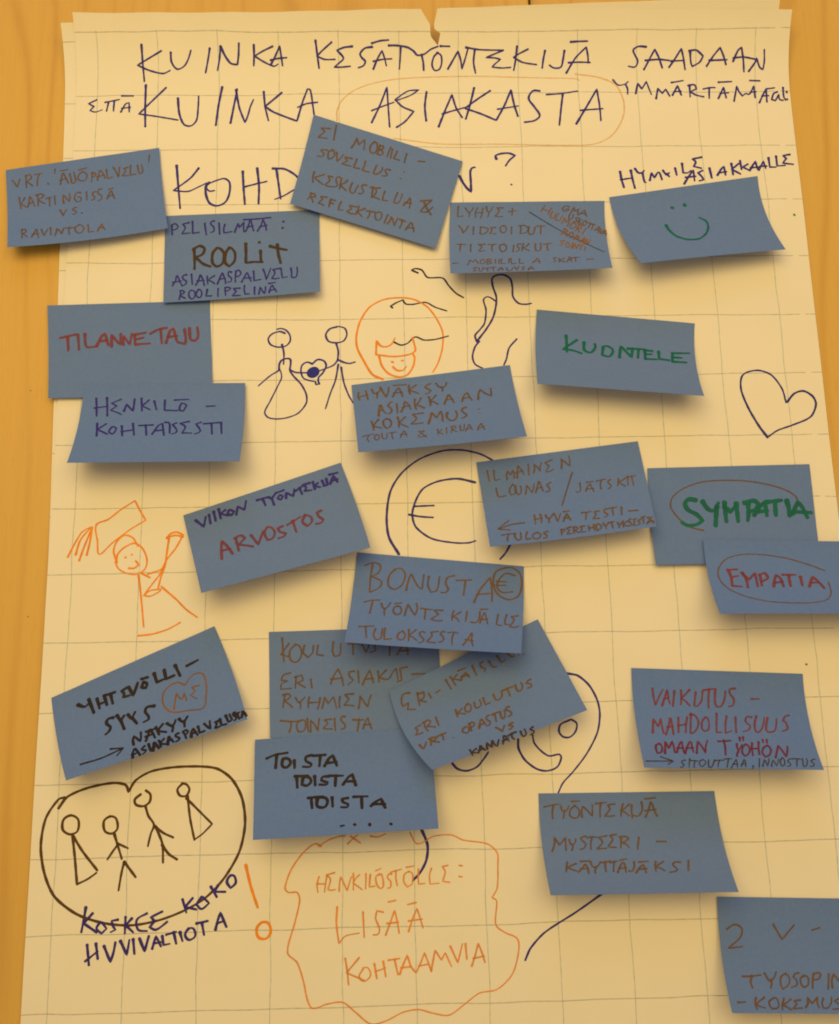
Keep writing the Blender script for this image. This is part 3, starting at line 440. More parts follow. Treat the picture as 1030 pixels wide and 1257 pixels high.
def sheet_surf(x, y, z):
    c, r = x / 50, y / 50
    return W(c, r, sheetL(c, r)) + Vector((0, 0, z * .001))
INK = """sheet|handwritten_word|violet|1.43|1472,359 1490,927 1537,1519/2119,543 1716,757 1315,978 1705,1151 2161,1255 2391,1156/2428,595 2444,891 2621,1113 2852,1025 2995,808 3099,532/3723,475 3654,809 3562,1232/4083,418 4030,808 3957,1160/4083,418 4234,723 4411,937 4621,971 4666,679 4691,329/5183,375 5180,678 5161,1005/5805,414 5478,553 5197,703 5468,864 5831,1021 5971,951/5731,968 5886,702 6035,406 6079,702 6117,1003/5726,830 5966,778 6262,753
sheet|handwritten_word|violet|1.43|7235,252 7278,639 7332,1088/7767,302 7484,516 7267,706 7522,809 7873,812/8455,426 8178,456 7936,536 8080,670 8151,789 7981,943 7840,1057 8071,1059 8377,1035/9120,447 8869,486 8709,650 8771,777 8879,882 8812,1022 8644,1083/9143,1133 9278,824 9441,556 9529,800 9580,1029/9148,884 9463,826 9769,811/9104,343 9382,274 9669,252/9666,410 9934,411 10303,469 10505,585 10623,703 10855,670 11089,520 11322,439/10071,469 10047,786 10013,1140/10762,687 10814,920 10828,1191/11320,620 11179,747 11110,1010 11200,1192 11358,1147 11436,922 11411,705 11273,620/11396,431 11711,439/11637,1148 11828,835 11988,580 12078,880 12111,1150 12218,836 12323,497/12249,472 12713,540 13504,561/12546,556 12505,925 12564,1291/13504,561 13224,668 12925,778 13223,797 13409,842 13220,992 13126,1091 13451,1121 13749,1105/13969,449 13920,847 13850,1207/14341,535 14015,683 13847,785 14161,947 14616,1024/14908,592 14851,858 14810,1136/15560,599 15513,866 15435,1116 15201,1141 15054,1048/15616,1314 15932,827 16295,491 16352,771 16360,982/15698,975 16043,961 16425,974/15762,338 16041,325 16339,320
sheet|handwritten_word|violet|1.43|18321,498 18056,487 17885,589 17944,757 18036,940 17941,1129 17711,1106/18239,1220 18428,886 18610,570 18751,833 18863,1163/18289,919 18751,887 19098,920/19095,1141 19306,855 19510,550 19583,834 19637,1221/19155,941 19618,920/19813,675 19837,997 19882,1108/19765,623 20019,603 20253,782 20138,976 19882,1119/20368,1110 20599,784 20825,526 20946,786 21027,1058/20462,923 21062,905/21270,961 21438,613 21551,532 21616,888 21635,1300/21270,853 21616,824 22009,892/21797,1290 22021,990 22067,861 22181,1169 22284,1238 22333,960 22326,601
sheet|handwritten_word|violet|1.3|-19,2152 -285,2293 -99,2395 -228,2547 -45,2599 178,2519/258,2245 727,2148/368,2266 317,2571/557,2217 544,2572/790,2605 942,2301 1050,2272 1063,2607/812,2473 1102,2435/796,2018 1179,2021
sheet|handwritten_word|violet|1.49|1584,1644 1582,2358 1609,3149/2252,1736 1805,2208 1384,2681 1914,2767 2463,2873 2673,2916/2651,2113 2712,2672 2878,3080 3106,3133 3283,2930 3326,2472 3335,2046/4109,1721 3998,2371 3924,3117/4404,3037 4501,2423 4603,1788/4567,1818 4685,2474 4877,3018 4964,2782 5049,2423 5147,2167/5484,1885 5534,2423 5650,2949/6081,1916 5534,2423 5811,2630 6592,2976 6771,2274 6937,1791 7029,1821 7112,2381 7158,2744/6616,2459 6909,2327 7277,2279
sheet|handwritten_word|violet|1.49|9064,3066 9347,2416 9587,1754 9622,2524 9657,3252/9069,2619 9346,2499 9809,2318/9886,3256 10165,3052 10466,2671 10083,2479 9857,2215 10278,1912 10649,1865 10367,2066 9856,2267/10906,1938 10839,2487 10872,3029/11280,3250 11508,2649 11755,2046 11880,2547 12071,2913/11412,2774 11784,2651 12204,2528/12504,1806 12345,2445 12189,2965/13039,1911 12583,2237 12174,2569 12658,2760 13202,3022 13501,2453 13737,1886 13825,2456 13928,2872/13264,2607 13963,2488/14701,1938 14469,1935 14318,2211 14498,2536 14658,2859 14474,3042 14139,3101/14918,2074 15440,2040 15974,1955/15466,2082 15383,2609 15297,3215/15862,3180 16271,2495 16620,1892 16679,2498 16692,3065/16028,2678 16373,2651 16783,2623
sheet|handwritten_word|violet|1.36|17180,1567 17344,1749 17575,1725 17695,1629/17598,1725 17659,1897 17648,2084/17925,2060 18014,1690 18142,1898 18305,1630 18453,2098/18604,2249 18685,1873 18824,2060 18949,1898 19071,2160/19166,2122 19360,1775 19466,2122/19232,1997 19476,1972/19158,1666 19566,1594/19766,1750 19761,2185/19707,1775 19940,1751 19989,1898 19774,1996 19974,2122 20223,2185/20220,1898 20454,1850 20627,1850/20429,1874 20403,2249/20714,2250 20917,1840 20981,2226/20786,2062 21077,2038/20754,1657 21206,1636/21236,2349 21321,2006 21363,1805 21435,2007 21537,2163 21659,2071 21771,2103 21947,1798 21960,2230/21805,2029 22006,2012/21821,1606 22163,1621/22086,2421 22259,2077 22357,1912 22345,2392/22194,2170 22423,2160/22357,1912 22646,1878/22732,2021 22602,2081 22514,2299 22635,2351 22770,2114 22782,2303 22893,2336/22933,1869 22933,2210 22979,2337/23041,2024 23061,2055/23028,2293 23049,2318
sheet|drawn_ellipse|faint_orange|1.05|7919,2963 7919,2600 8105,2188 8523,1839 9173,1602 10008,1467 11307,1408 12701,1396 14095,1446 14514,1461 15955,1519 16046,1578/15914,1356 16703,1479 17262,1746 17485,2265 17491,2751 17292,3262 16923,3697 16347,3936 14985,3953 13288,3902 11246,3885 9788,3666
sheet|handwritten_word|violet|1.61|2684,4583 2763,5335 2848,6120/3406,4683 3147,5041 2607,5482 3081,5519 3399,5374 3690,5217/3771,5200 3666,5318 3663,5616 3790,5944 4033,6047 4298,5920 4425,5595 4417,5207 4252,5073 3984,5142 3745,5259 3641,5378 3779,5517 3940,5501/4840,4819 4878,5420 4931,6002/5308,4702 5377,5364 5370,5988/4904,5378 5279,5274 5628,5186/5930,4737 6006,5249 6082,5815/5811,4718 6190,4739 6462,4892 6653,5075 6681,5225 6638,5404 6493,5504 6199,5697 5889,5832
sheet|handwritten_letter|violet|1.61|11913,5048 12009,5266 12145,5484 12283,5628 12283,5267 12278,4892 12339,4766 12438,4741
sheet|question_mark|violet|1.61|13154,4440 13129,4327 13305,4251 13565,4233 13780,4316 13584,4486 13449,4687/*13612,5363,0.85
sheet|handwritten_word|violet|1.61|17216,4935 17250,5227 17307,5502/17575,4897 17614,5231 17668,5539/17220,5226 17618,5164/17717,4831 17820,4982 17934,4983 18016,4900/17950,4983 18002,5318 18046,5335/18180,5261 18254,4986 18339,5170 18468,4970 18520,4988 18585,5239/18641,4904 18728,5056 18847,4990/18753,5031 18837,5124/19051,4823 19085,5075/19294,4656 19305,4993 19457,4994 19579,4910/19964,4423 19652,4489 19758,4591 19711,4700 19668,4759 19929,4828
sheet|handwritten_word|violet|1.61|19309,5396 19485,5120 19656,4894 19661,5289/19367,5161 19713,5122/19960,4913 19800,4996 19904,5123 19969,5250 19813,5290/20196,4830 20241,5185/20441,5086 20574,4876 20684,4767 20707,5088/20486,5002 20757,4962/20937,4669 20960,5074/21181,4672 20933,4880 21206,5052/21237,4571 21260,4884/21485,4693 21306,4800 21523,4930/21523,4930 21658,4721 21746,4595 21793,4892/21571,4829 21839,4808/21828,4918 22013,4599 22063,4854/21880,4783 22110,4770/22194,4475 22205,4814 22410,4818/22451,4420 22452,4776 22720,4764/22916,4360 22683,4398 22785,4511 22698,4611 22653,4678 22991,4727
sheet|ink_dot|green|1.86|*22833,6561,1.11
sheet|ink_dot|red|1.24|*21692,21060,0.87
sheet|drawn_bride|violet|1.3|6259,10460 6103,10401 5859,10480 5740,10645 5818,10835 6041,10918 6285,10887 6426,10722 6407,10509 6281,10350 6124,10296 6004,10329/6173,10839 6233,11122 6223,11488/6091,11683 6090,11496 6164,11356 6310,11301 6430,11321 6444,11499 6423,11686 6534,11873 6778,12154 6934,12480 6935,12757 6694,13077 6345,13224 5995,13261 5754,13203 5656,13041 5814,12698 6030,12239 6168,11916 6136,11706/6113,11674 5806,11866 5448,12187/6432,11676 6600,11757 6954,11774
sheet|drawn_bouquet|blue|1.3|7122,11482 6953,11424 6799,11526 6768,11735 6844,11946 7043,12031 7220,12066/7122,11482 7286,11343 7486,11392 7552,11556 7441,11789 7317,11927 7308,12067 7353,12137 7229,12159 7220,12075/*7145,11762,4.84
sheet|drawn_groom|violet|1.3|7890,10260 7666,10330 7541,10519 7621,10733 7844,10792 8090,10738 8203,10526 8137,10311 7935,10247/7866,10807 7932,11091 7909,11373/7909,11373 7775,11535 7331,11717/7909,11349 8108,11445 8286,11480 8456,11435/7930,11513 7839,12026 7684,12442 7529,12949/8019,11608 8105,12122 8257,12542 8388,12776
sheet|drawn_crowned_face|orange|1.3|9318,12015 8994,11855 8732,11414 8527,10972 8501,10593 8624,10086 8929,9609 9384,9358 9927,9302 10348,9373 10765,9637 11056,10057 11225,10506 11200,11012 11050,11513 10882,11811/9138,10760 9123,10980 9109,11200 9655,11271 10133,11216 10344,11093 10319,10872 10263,10650/9138,10760 9273,10919 9452,10941 9602,10861 9713,10661/9209,11264 9294,11578 9498,11831 9823,11949 10091,11873 10274,11594 10322,11313 10282,11218/9605,11446 9652,11459/9921,11413 9963,11408/9638,11615 9767,11730 9945,11727 10054,11610
sheet|drawn_wavy_line|ink|1.12|10488,8462 10277,8361 10400,8310 10612,8365 10788,8617 11273,8649 11448,8900 11683,9176 11920,9328
sheet|drawn_wavy_line|ink|1.12|9651,9639 9591,9587 9774,9474 9986,9380 10074,9517 10315,9533 10708,9475 11006,9640 11376,9773
sheet|drawn_wavy_line|ink|1.12|9693,10799 9900,10897 10110,10837 10353,10633 10620,10738 10980,10724 11402,10616
sheet|drawn_rabbit_outline|violet|1.36|12295,10805 12242,10614 12398,10424 12556,10203 12620,9754 12554,9399 12679,9303 12828,9369 12945,9467/12295,10805 12610,10395 12834,10013 12939,9628 12964,9305 12873,8979 12853,8684 12979,8574 13224,8556 13432,8689 13493,8984 13498,9310 13670,9538 13911,9573 14077,9542/12367,10806 12229,10994 12141,11309 12210,11562 12444,11704/13559,10742 13306,11038 13201,11417 13116,11605
sheet|drawn_heart|blueink|1.43|21225,14084 20987,13713 20701,13110 20531,12502 20632,12045 21108,11896 21535,12055 21834,12516 21916,12972/21958,12943 22210,12673 22511,12596 22786,12782 22857,13035 22650,13434 22059,13696 21556,13869 21225,14084
sheet|drawn_euro_coin|violet|1.43|9725,17551 9434,17026 9374,16413 9497,15621 9853,15047 10428,14608 11133,14368 11746,14361 12267,14488 12610,14674 12781,14785/12088,15383 11544,15258 10934,15336 10495,15551 10271,15901 10150,16339 10254,16735 10719,17092 11401,17235 11830,17243 12047,17186/10224,16094 10812,16079/10047,16346 10390,16414 10777,16447/13213,17093 13073,17334 12935,17567 12756,17763
sheet|drawn_graduate|orange|1.24|662,16501 1007,16336 1393,16026 1785,15773 1939,16060 2128,16379 1704,16639 1159,17063 847,17384 762,17368 725,17008 662,16501/-128,17463 38,17093 251,16711 501,16561/101,17390 217,16952 501,16571/213,17573 344,17146 548,16562/428,17410 501,17004 548,16571/1326,17640 1217,17304 1298,17018 1524,16829 1763,16905 1938,17173/1303,17640 1339,17402 1540,17190 1817,17075 2058,17223 2212,17560 2175,17845 1948,18007 1620,17977 1381,17831 1279,17639/*1577,17501,0.9/*1761,17419,0.77/1684,17827 1848,17830 1974,17723 1886,17612/1987,18055 2062,18551 2126,19021 2194,19580/2064,17985 2326,18123/2252,18013 2553,17923 2759,17809/2777,16948 2891,16805 3078,16761 3270,16851 3047,17265 2799,17595 2603,18043 2425,18276 2159,18647 2346,18674 2620,18538 2664,18469 2340,18510 2159,18647/2777,16924 3034,16856 3272,16909/2848,16949 2794,17428 2758,17761 2652,18091 2571,18467/2671,18398 3093,18759 3429,19093 3752,19323/2043,19831 2433,19793 2891,19663 3264,19462
sheet|drawn_curve|violet|1.36|11158,23659 11298,23808 11559,23871 11859,23769 12065,23551 12204,23362
sheet|drawn_curve|violet|1.36|13078,23027 13080,23285 13250,23608 13569,23857 13862,23921 14165,23819 14297,23567 14250,23470 13950,23508 13725,23363 13537,23134 13502,22908
sheet|drawn_small_circle|violet|1.36|14602,22510 14328,22634 14271,22827 14376,22978 14575,22995 14751,22838 14797,22612 14637,22491
sheet|drawn_long_curve|violet|1.36|14594,21177 14908,21249 15229,21540 15439,21973 15488,22366 15382,22884 15047,23456 14620,23956 14306,24266 14160,24528
sheet|drawn_long_curve|violet|1.36|15291,27255 14508,27733 13597,28247 13183,28645 13020,28950
sheet|drawn_curve|violet|1.55|10225,25418 10394,25864 10349,26269 10164,26601 9961,26797
sheet|drawn_bubble|bubble|1.61|12,24630 244,24327 799,24098 1504,23977 1862,24041 1954,24229 2142,23922 2561,23689 3202,23585 3992,23582 4461,23662 4861,23950 5157,24476 5255,25165 5112,25908 4703,26603 4223,27089 3673,27406 2985,27650 2227,27774 1464,27708 689,27460 37,26984 -278,26380 -426,25639 -327,24896 -1,24390 173,24339
sheet|drawn_stick_figure|bubble|1.49|375,24830 169,24941 162,25213 366,25341 572,25257 578,24951 375,24830/437,25356 540,25999 632,26668/437,25356 740,25802 1172,26316/632,26668 918,26542 1154,26382
sheet|drawn_stick_figure|bubble|1.49|1471,24884 1300,25003 1333,25276 1526,25349 1682,25217 1629,24943 1471,24884/1597,25351 1717,25692 1837,26031/1715,25638 1582,25823 1438,26035/1714,25624 2000,25753/1911,26114 1852,26366 1784,26863/1911,26114 2243,26523
sheet|drawn_stick_figure|bubble|1.49|2298,24307 2139,24441 2166,24579 2380,24632 2554,24520 2568,24313 2436,24206/2437,24620 2532,24897 2696,25140 2619,25376 2547,25713/2718,25174 2973,25371 3245,25493/2755,25209 2947,25655 2986,26161/2948,25689 3133,25930 3371,26083
sheet|drawn_stick_figure|bubble|1.49|3465,24043 3327,24193 3403,24367 3581,24372 3663,24200 3573,24060 3444,24036/3618,24386 3705,24993 3842,25575/3583,24441 3876,24723 4328,25158 4072,25411 3863,25555
sheet|handwritten_word|purple|1.55|908,27282 870,27595 818,27919/1104,27437 875,27693 1233,27930/1323,27672 1228,27832 1372,27966 1504,27840 1358,27673/1805,27619 1634,27647 1674,27779 1748,27879 1613,27940/2010,27559 2008,27983/2185,27597 2020,27769 2235,27957/2597,27477 2325,27633 2371,27895 2614,27935/3012,27441 2705,27578 2813,27679 2680,27838 2856,27908 3161,27707
sheet|handwritten_word|purple|1.55|3560,27139 3675,27484/3839,27113 3636,27339 3952,27412/4083,27086 3948,27281 4092,27403 4298,27256 4118,27087/4335,26827 4504,27096/4532,26798 4430,26962 4746,26969/4878,26540 4776,26704 4885,26873 5023,26743 4984,26562 4878,26540
sheet|handwritten_word|purple|1.55|994,28248 1068,28766/1233,28222 1300,28611/960,28667 1291,28418/1457,28293 1648,28705 1719,28462 1763,28204/1899,28175 2087,28536 2140,28149/2243,28139 2292,28510/2415,28124 2565,28452 2668,28066/2770,28393 2862,28071 3009,28335/2800,28265 3005,28225/3035,28076 3077,28304 3249,28277/3138,28046 3413,27975/3344,27986 3422,28281/3517,27991 3593,28221/3757,27899 3658,28060 3766,28193 3937,28099 3882,27902 3757,27899/3962,27774 4274,27716/4116,27777 4179,28073/4489,27950 4553,27690 4618,27507 4787,27879/4520,27787 4728,27727
sheet|exclamation_mark|orange|1.61|5296,26282 5447,26852 5645,27399/5776,27784 5625,27944 5677,28174 5886,28211 6010,28051 5951,27820 5776,27784
sheet|drawn_cloud|rust|0.99|7332,25825 7616,25663 7937,25568 8079,25565/7403,25827 7225,25755 6871,26017 6556,26446 6397,26909 6490,27024 6736,27036 6807,27250 6670,27839 6480,28585 6745,28850 6921,29337 7026,29786 7164,30011 7577,29914 7990,29887 8332,30137 8742,30444 9155,30381 9640,30174 10055,30123 10466,30229 10879,30285 11302,30031 11727,29755 12216,29671 12649,29297 12848,28719 12827,28392 12483,28219 12244,28016 12288,27388 12164,27305 12315,27055 12358,26451 12350,26113 12073,25869 11397,25751 11079,25608 10578,25631 10109,25824 9901,25513/8792,25589 9006,25614 9221,25531/8150,25777 8293,25645 8436,25546/8222,25575 8506,25765
sheet|handwritten_word|rust|0.99|7343,26633 7288,26820 7313,27050/7564,26585 7527,26812 7495,27040/7288,26815 7517,26829/7778,26534 7565,26590 7662,26711 7589,26975 7678,26999 7802,26981/7902,27025 7916,26823 7949,26645 8045,26843 8124,27027 8183,26829 8252,26648/8302,26568 8306,26803 8296,27002/8474,26607 8368,26703 8290,26828 8389,26887 8545,27002/8651,26578 8650,26781 8637,26990/8774,26610 8758,26765 8742,26934 8900,26915/9041,26597 8931,26673 8959,26892 9049,26984 9127,26945 9131,26759 9086,26599 9012,26632/8925,26513 9081,26452/9375,26616 9297,26607 9250,26701 9294,26755 9346,26822 9330,26967 9257,26979/9340,26568 9474,26529 9651,26492/9490,26530 9489,26726 9526,26926/9871,26542 9726,26634 9711,26835 9807,26961 9931,26892 9965,26715 9930,26580 9828,26569/9785,26443 10002,26415/10127,26502 10111,26725 10119,26894 10296,26882/10488,26485 10429,26671 10441,26903 10696,26884/10954,26420 10793,26447 10873,26588 10796,26832 10905,26857 10995,26865/11270,26426 11355,26441/11261,26721 11346,26737
sheet|handwritten_word|rust|1.12|7846,27440 7824,27868 7892,28393 8067,28202 8451,28133/8561,27591 8590,28248/9123,27606 8948,27568 8910,27765 9012,28030 8975,28174 8835,28189/9185,28199 9330,27842 9440,27568 9505,27847 9556,28163/9224,27905 9540,27880/9267,27345 9479,27304/9816,28131 9927,27825 10060,27531 10139,27765 10218,28043/9821,27855 10209,27813/9808,27425 10042,27378
sheet|handwritten_word|rust|1.12|8064,28774 8118,29111 8150,29445/8446,28765 8097,29142 8580,29348/8548,29058 8442,29248 8580,29367 8754,29225 8687,29030 8548,29026/8862,28938 8927,29313/9106,28880 9170,29268/8880,29132 9173,29043/9245,28851 9559,28815/9420,28837 9504,29226/9553,29215 9661,28960 9770,28736 9869,29030 10005,29195 10150,28909 10246,28685 10358,28979 10423,29175/9590,29055 9869,29030/10078,29023 10358,28979/10423,29143 10502,28789 10540,28628 10709,28892 10818,28700 10983,29061/10963,28541 11160,28969 11301,28485/11385,28487 11408,28878/11541,29063 11656,28754 11736,28483 11832,28726 11908,28975/11583,28869 11899,28812
n1|handwritten_word|brown|1.05|197,731 276,946 350,1227 392,956 441,712/648,541 639,915 642,1318/617,571 780,514 818,728 763,831 654,945 750,1075 844,1247/928,549 1066,555 1168,533/1066,562 1010,899 993,1287/1346,1216 1363,1282
n1|handwritten_word|brown|1.05|1598,392 1579,646/1772,542 2015,526/4670,383 4631,814/1746,1374 1780,1046 1823,726 1856,705 1937,1055 2000,1359/1725,1136 1959,1065/2058,807 2092,1097 2114,1383 2185,1409 2243,1284 2230,1038 2200,731/2462,807 2366,902 2325,1222 2461,1348 2567,1286 2615,1018 2531,824 2467,757/2356,646 2627,578/2798,918 2774,1173 2750,1487/2769,929 2859,964 2908,1072 2857,1158 2776,1173/2941,1435 3000,1107 3019,848 3059,871 3154,1132 3190,1401/2929,1217 3173,1171/3253,850 3260,1107 3266,1416 3435,1366/3485,793 3564,1105 3630,1435 3653,1139 3684,811/3959,910 3810,940 3873,1103 3749,1367 3838,1404 3955,1421/4043,837 4024,1130 4010,1410 4195,1400/4262,877 4274,1112 4311,1392 4373,1402 4418,1277 4406,1058 4395,851
n1|handwritten_word|brown|1.05|397,1877 419,2227 443,2610/576,1937 514,2129 437,2299 512,2387 633,2556/663,2541 707,2274 723,1899 753,1914 840,2272 884,2528/686,2353 864,2253/989,1835 996,2239 998,2538/936,1859 1116,1827 1196,1933 1097,2088 1000,2160 1107,2328 1215,2451/1257,2159 1339,2110 1433,2099/1365,2131 1366,2354 1363,2645/1538,2044 1535,2303 1549,2592/1819,2575 1800,2288 1819,2044 1915,2307 1998,2515 2026,2259 2017,2013/2374,2068 2281,2004 2186,2173 2178,2425 2270,2598 2377,2505 2370,2337 2272,2289/2561,2045 2567,2332 2567,2566/2861,2110 2793,2113 2752,2191 2780,2357 2819,2424 2785,2570 2712,2608/3056,2005 2954,2019 2928,2197 2976,2331 3038,2391 3029,2600 2909,2697/3207,2646 3271,2412 3341,2211 3373,2215 3394,2447 3451,2697/3252,2506 3424,2453/3271,2090 3435,2046
n1|handwritten_word|brown|1.05|1691,2944 1741,3155 1786,3341 1833,3130 1894,2985/2204,2918 2123,2940 2081,3032 2145,3104 2202,3168 2177,3280 2071,3298/2366,3287 2386,3330
n1|handwritten_word|brown|1.05|463,3921 455,4202 458,4482/430,3976 548,3947 590,4064 554,4147 473,4197 538,4288 619,4438/758,4470 836,4250 896,4000 926,4010 940,4273 984,4551/777,4308 985,4283/1075,4044 1104,4258 1153,4460 1193,4273 1280,4056/1360,3998 1361,4227 1365,4446/1493,4484 1540,4279 1556,4081 1660,4274 1707,4464 1739,4266 1771,4093/1832,4111 1996,4123 2139,4130/1956,4078 1933,4279 1950,4511/2274,3992 2145,4130 2149,4365 2254,4520 2382,4383 2409,4216 2321,4008 2242,4004/2543,4053 2549,4292 2544,4514 2711,4509/2831,4517 2892,4315 2977,4115 2978,4147 3009,4329 3076,4501/2880,4360 3035,4328
n2|handwritten_word|violet|1.3|215,570 227,816 239,1110/206,561 329,477 423,666 360,794 262,842/782,450 567,515 658,729 548,1065 661,1065 815,1048/885,390 896,718 897,1073 1115,1032/1286,528 1305,793 1344,1204/1602,413 1517,431 1470,556 1551,704 1585,792 1585,1006 1477,1068/1750,549 1761,826 1774,1193/1941,642 1905,886 1916,1130 2175,1077/2258,1129 2314,862 2371,593 2416,859 2560,536 2547,859 2565,1123/2620,1098 2705,763 2757,413 2775,403 2821,764 2877,1096/2655,866 2865,782/2998,1126 3112,788 3181,427 3174,438 3266,827 3286,1098/3058,878 3311,788/2546,408 3004,395 3435,349/*3839,630,1.08/*3812,1005,1.08
n2|handwritten_word|brown_ink|2.11|953,1972 975,2599 980,3157/916,2017 1129,1823 1291,2001 1214,2332 1001,2457 1245,2864 1486,3052/1693,1989 1561,2267 1554,2846 1700,3073 1886,2878 1909,2299 1774,2015 1667,2005/2095,2006 1979,2306 1966,2886 2101,3114 2260,2819 2274,2334 2149,2030 2069,2023/2620,1831 2632,2370 2623,2955 2901,2937 3168,2967/3098,2300 3115,2912/*3060,1795,1.21/3408,2057 3649,2201 3944,2333/3639,1982 3676,2581 3745,3085
n2|handwritten_word|violet|1.24|282,4056 382,3751 407,3505 441,3480 518,3825 594,4103/286,3858 576,3794/733,3459 650,3470 592,3583 660,3758 721,3813 715,3984 623,4072/884,3450 903,3779 919,4038/1029,4085 1114,3830 1160,3502 1188,3539 1266,3834 1300,4129/1075,3846 1296,3848/1391,3606 1397,3837 1416,4078/1628,3601 1499,3731 1418,3851 1532,3928 1640,4082/1722,4088 1800,3734 1877,3444 1883,3483 1963,3858 1986,4092/1780,3818 1979,3797/2166,3451 2085,3400 2058,3593 2101,3703 2168,3811 2153,4010 2048,4016/2315,3411 2292,3739 2295,4052/2289,3434 2386,3358 2471,3544 2392,3723 2298,3706/2493,4062 2579,3792 2662,3525 2683,3565 2739,3834 2799,4064/2554,3849 2815,3852/2873,3481 2890,3733 2888,4035 3111,3988/3187,3407 3245,3690 3286,4032 3354,3724 3427,3370/3723,3414 3494,3449 3564,3641 3461,3980 3557,4012 3704,3988/3758,3409 3778,3706 3798,3982 3959,3950/4075,3443 4101,3736 4101,3977 4194,4033 4254,3945 4282,3695 4270,3409
n2|handwritten_word|violet|1.24|546,4396 540,4616 500,4876/527,4375 613,4356 672,4468 610,4555 522,4605 614,4733 697,4820/906,4366 824,4448 820,4723 902,4882 984,4809 1015,4615 963,4403 894,4388/1128,4339 1064,4483 1046,4696 1144,4830 1200,4773 1227,4542 1170,4358 1102,4360/1399,4385 1385,4569 1356,4752 1550,4768/1748,4359 1741,4567 1742,4828/1972,4331 1969,4570 1991,4785/1963,4333 2065,4324 2149,4396 2090,4504 1990,4543/2444,4418 2228,4407 2324,4592 2201,4837 2335,4842 2456,4845/2588,4288 2580,4547 2612,4799 2748,4788/2911,4413 2908,4628 2913,4862/3047,4862 3075,4630 3092,4421 3159,4667 3227,4854 3257,4665 3262,4444/3377,4798 3405,4603 3466,4392 3481,4389 3541,4596 3614,4800/3398,4682 3593,4632/3365,4272 3581,4228
n3|handwritten_word|brown|1.18|627,467 327,572 480,694 310,1118 457,1067 605,1029/789,183 802,542 822,1000
n3|handwritten_word|brown|1.18|1444,1111 1514,761 1536,503 1642,847 1784,479 1829,757 1841,1026/2119,412 2035,638 2026,878 2094,1048 2221,987 2249,727 2194,458 2101,440/2307,512 2316,792 2298,1040/2325,538 2410,519 2444,588 2387,727 2301,734 2415,762 2478,898 2403,1032 2294,1015/2669,450 2641,703 2629,1000/2735,520 2738,770 2752,1031/2894,542 2873,781 2845,990 3052,991/3212,533 3208,764 3217,1028/3631,725 3840,644
n3|handwritten_word|brown|1.18|708,1639 574,1671 494,1741 587,1825 644,1931 579,2056 437,2095/887,1522 772,1666 770,1919 815,2075 922,1971 971,1788 925,1590 866,1595/1018,1603 1061,1834 1105,2076 1188,1836 1251,1594/1558,1671 1310,1702 1424,1870 1272,2103 1412,2102 1579,2086/1704,1621 1693,1890 1670,2107 1883,2068/1993,1605 1997,1858 1973,2110 2201,2098/2378,1615 2355,1861 2339,2087 2428,2103 2512,1997 2590,1803 2580,1633/2846,1641 2742,1648 2676,1725 2725,1826 2798,1950 2747,2035 2628,2083/*3295,1517,0.7/*3247,1919,0.7
n3|handwritten_word|brown|1.18|479,2975 472,3227 525,3516/821,2936 675,3099 529,3250 621,3330 867,3493/1098,2944 938,2949 1032,3168 924,3466 1036,3498 1139,3453/1337,2844 1251,2848 1229,3011 1258,3141 1313,3251 1276,3402 1170,3454/1396,2874 1400,3137 1419,3436/1595,2870 1522,3074 1396,3199 1486,3304 1650,3431/1769,2936 1746,3196 1769,3395 1863,3465 1927,3368 1942,3176 1981,2945/2246,2835 2164,2827 2092,2916 2146,3097 2198,3161 2155,3355 2053,3377/2375,2864 2485,2842 2574,2807/2459,2800 2483,3103 2497,3373/2692,2731 2542,2849 2612,3007 2518,3359 2637,3318 2768,3346/2865,2850 2857,3115 2871,3339 3047,3289/3275,2704 3252,3026 3240,3264 3307,3285 3409,3193 3433,2909 3440,2699/3566,3288 3663,3004 3718,2765 3730,2798 3776,3064 3786,3323/3586,3102 3814,3043
n3|handwritten_word|brown|1.36|4069,2779 4421,2526 4203,3127 4167,3325 4355,3247 4515,2885/4201,2790 4339,3056 4522,3310
n3|handwritten_word|brown|1.18|576,4118 554,4299 505,4502/543,4124 691,4119 742,4241 657,4287 558,4306 654,4425 708,4557/1101,4082 892,4133 978,4259 871,4526 984,4525 1074,4543/1233,4128 1245,4548/1260,4120 1414,4121/1245,4311 1362,4317/1593,4098 1568,4306 1573,4533 1726,4506/2121,4114 1885,4145 1988,4284 1861,4481 1972,4548 2117,4514/2196,4049 2193,4273 2161,4509/2406,4055 2298,4199 2161,4332 2272,4420 2389,4535/2467,4153 2587,4121 2767,4083/2585,4120 2602,4324 2569,4531/2881,4005 2784,4130 2800,4332 2880,4472 2979,4392 3000,4194 2951,4005 2853,4040/3183,4006 3159,4213 3145,4503/3246,4488 3301,4297 3299,4049 3404,4259 3475,4486 3495,4266 3525,4022/3588,4068 3686,4046 3802,4095/3685,4092 3694,4304 3668,4523/3872,4501 3923,4272 3974,4058 4018,4066 4083,4284 4153,4473/3905,4359 4139,4284
n4|handwritten_word|brown|0.99|266,279 257,646 259,1022 444,961/494,404 581,676 634,704 702,612 750,380/639,711 631,868 618,1043/890,409 825,741 838,1097/1065,436 1045,770 1002,1133/829,742 1062,747/1179,323 1201,616 1252,729 1328,599 1387,325/1259,686 1260,869 1226,1075/1721,429 1515,405 1596,639 1462,1013 1600,1043 1707,1053/1902,696 2143,644/2022,475 2011,949
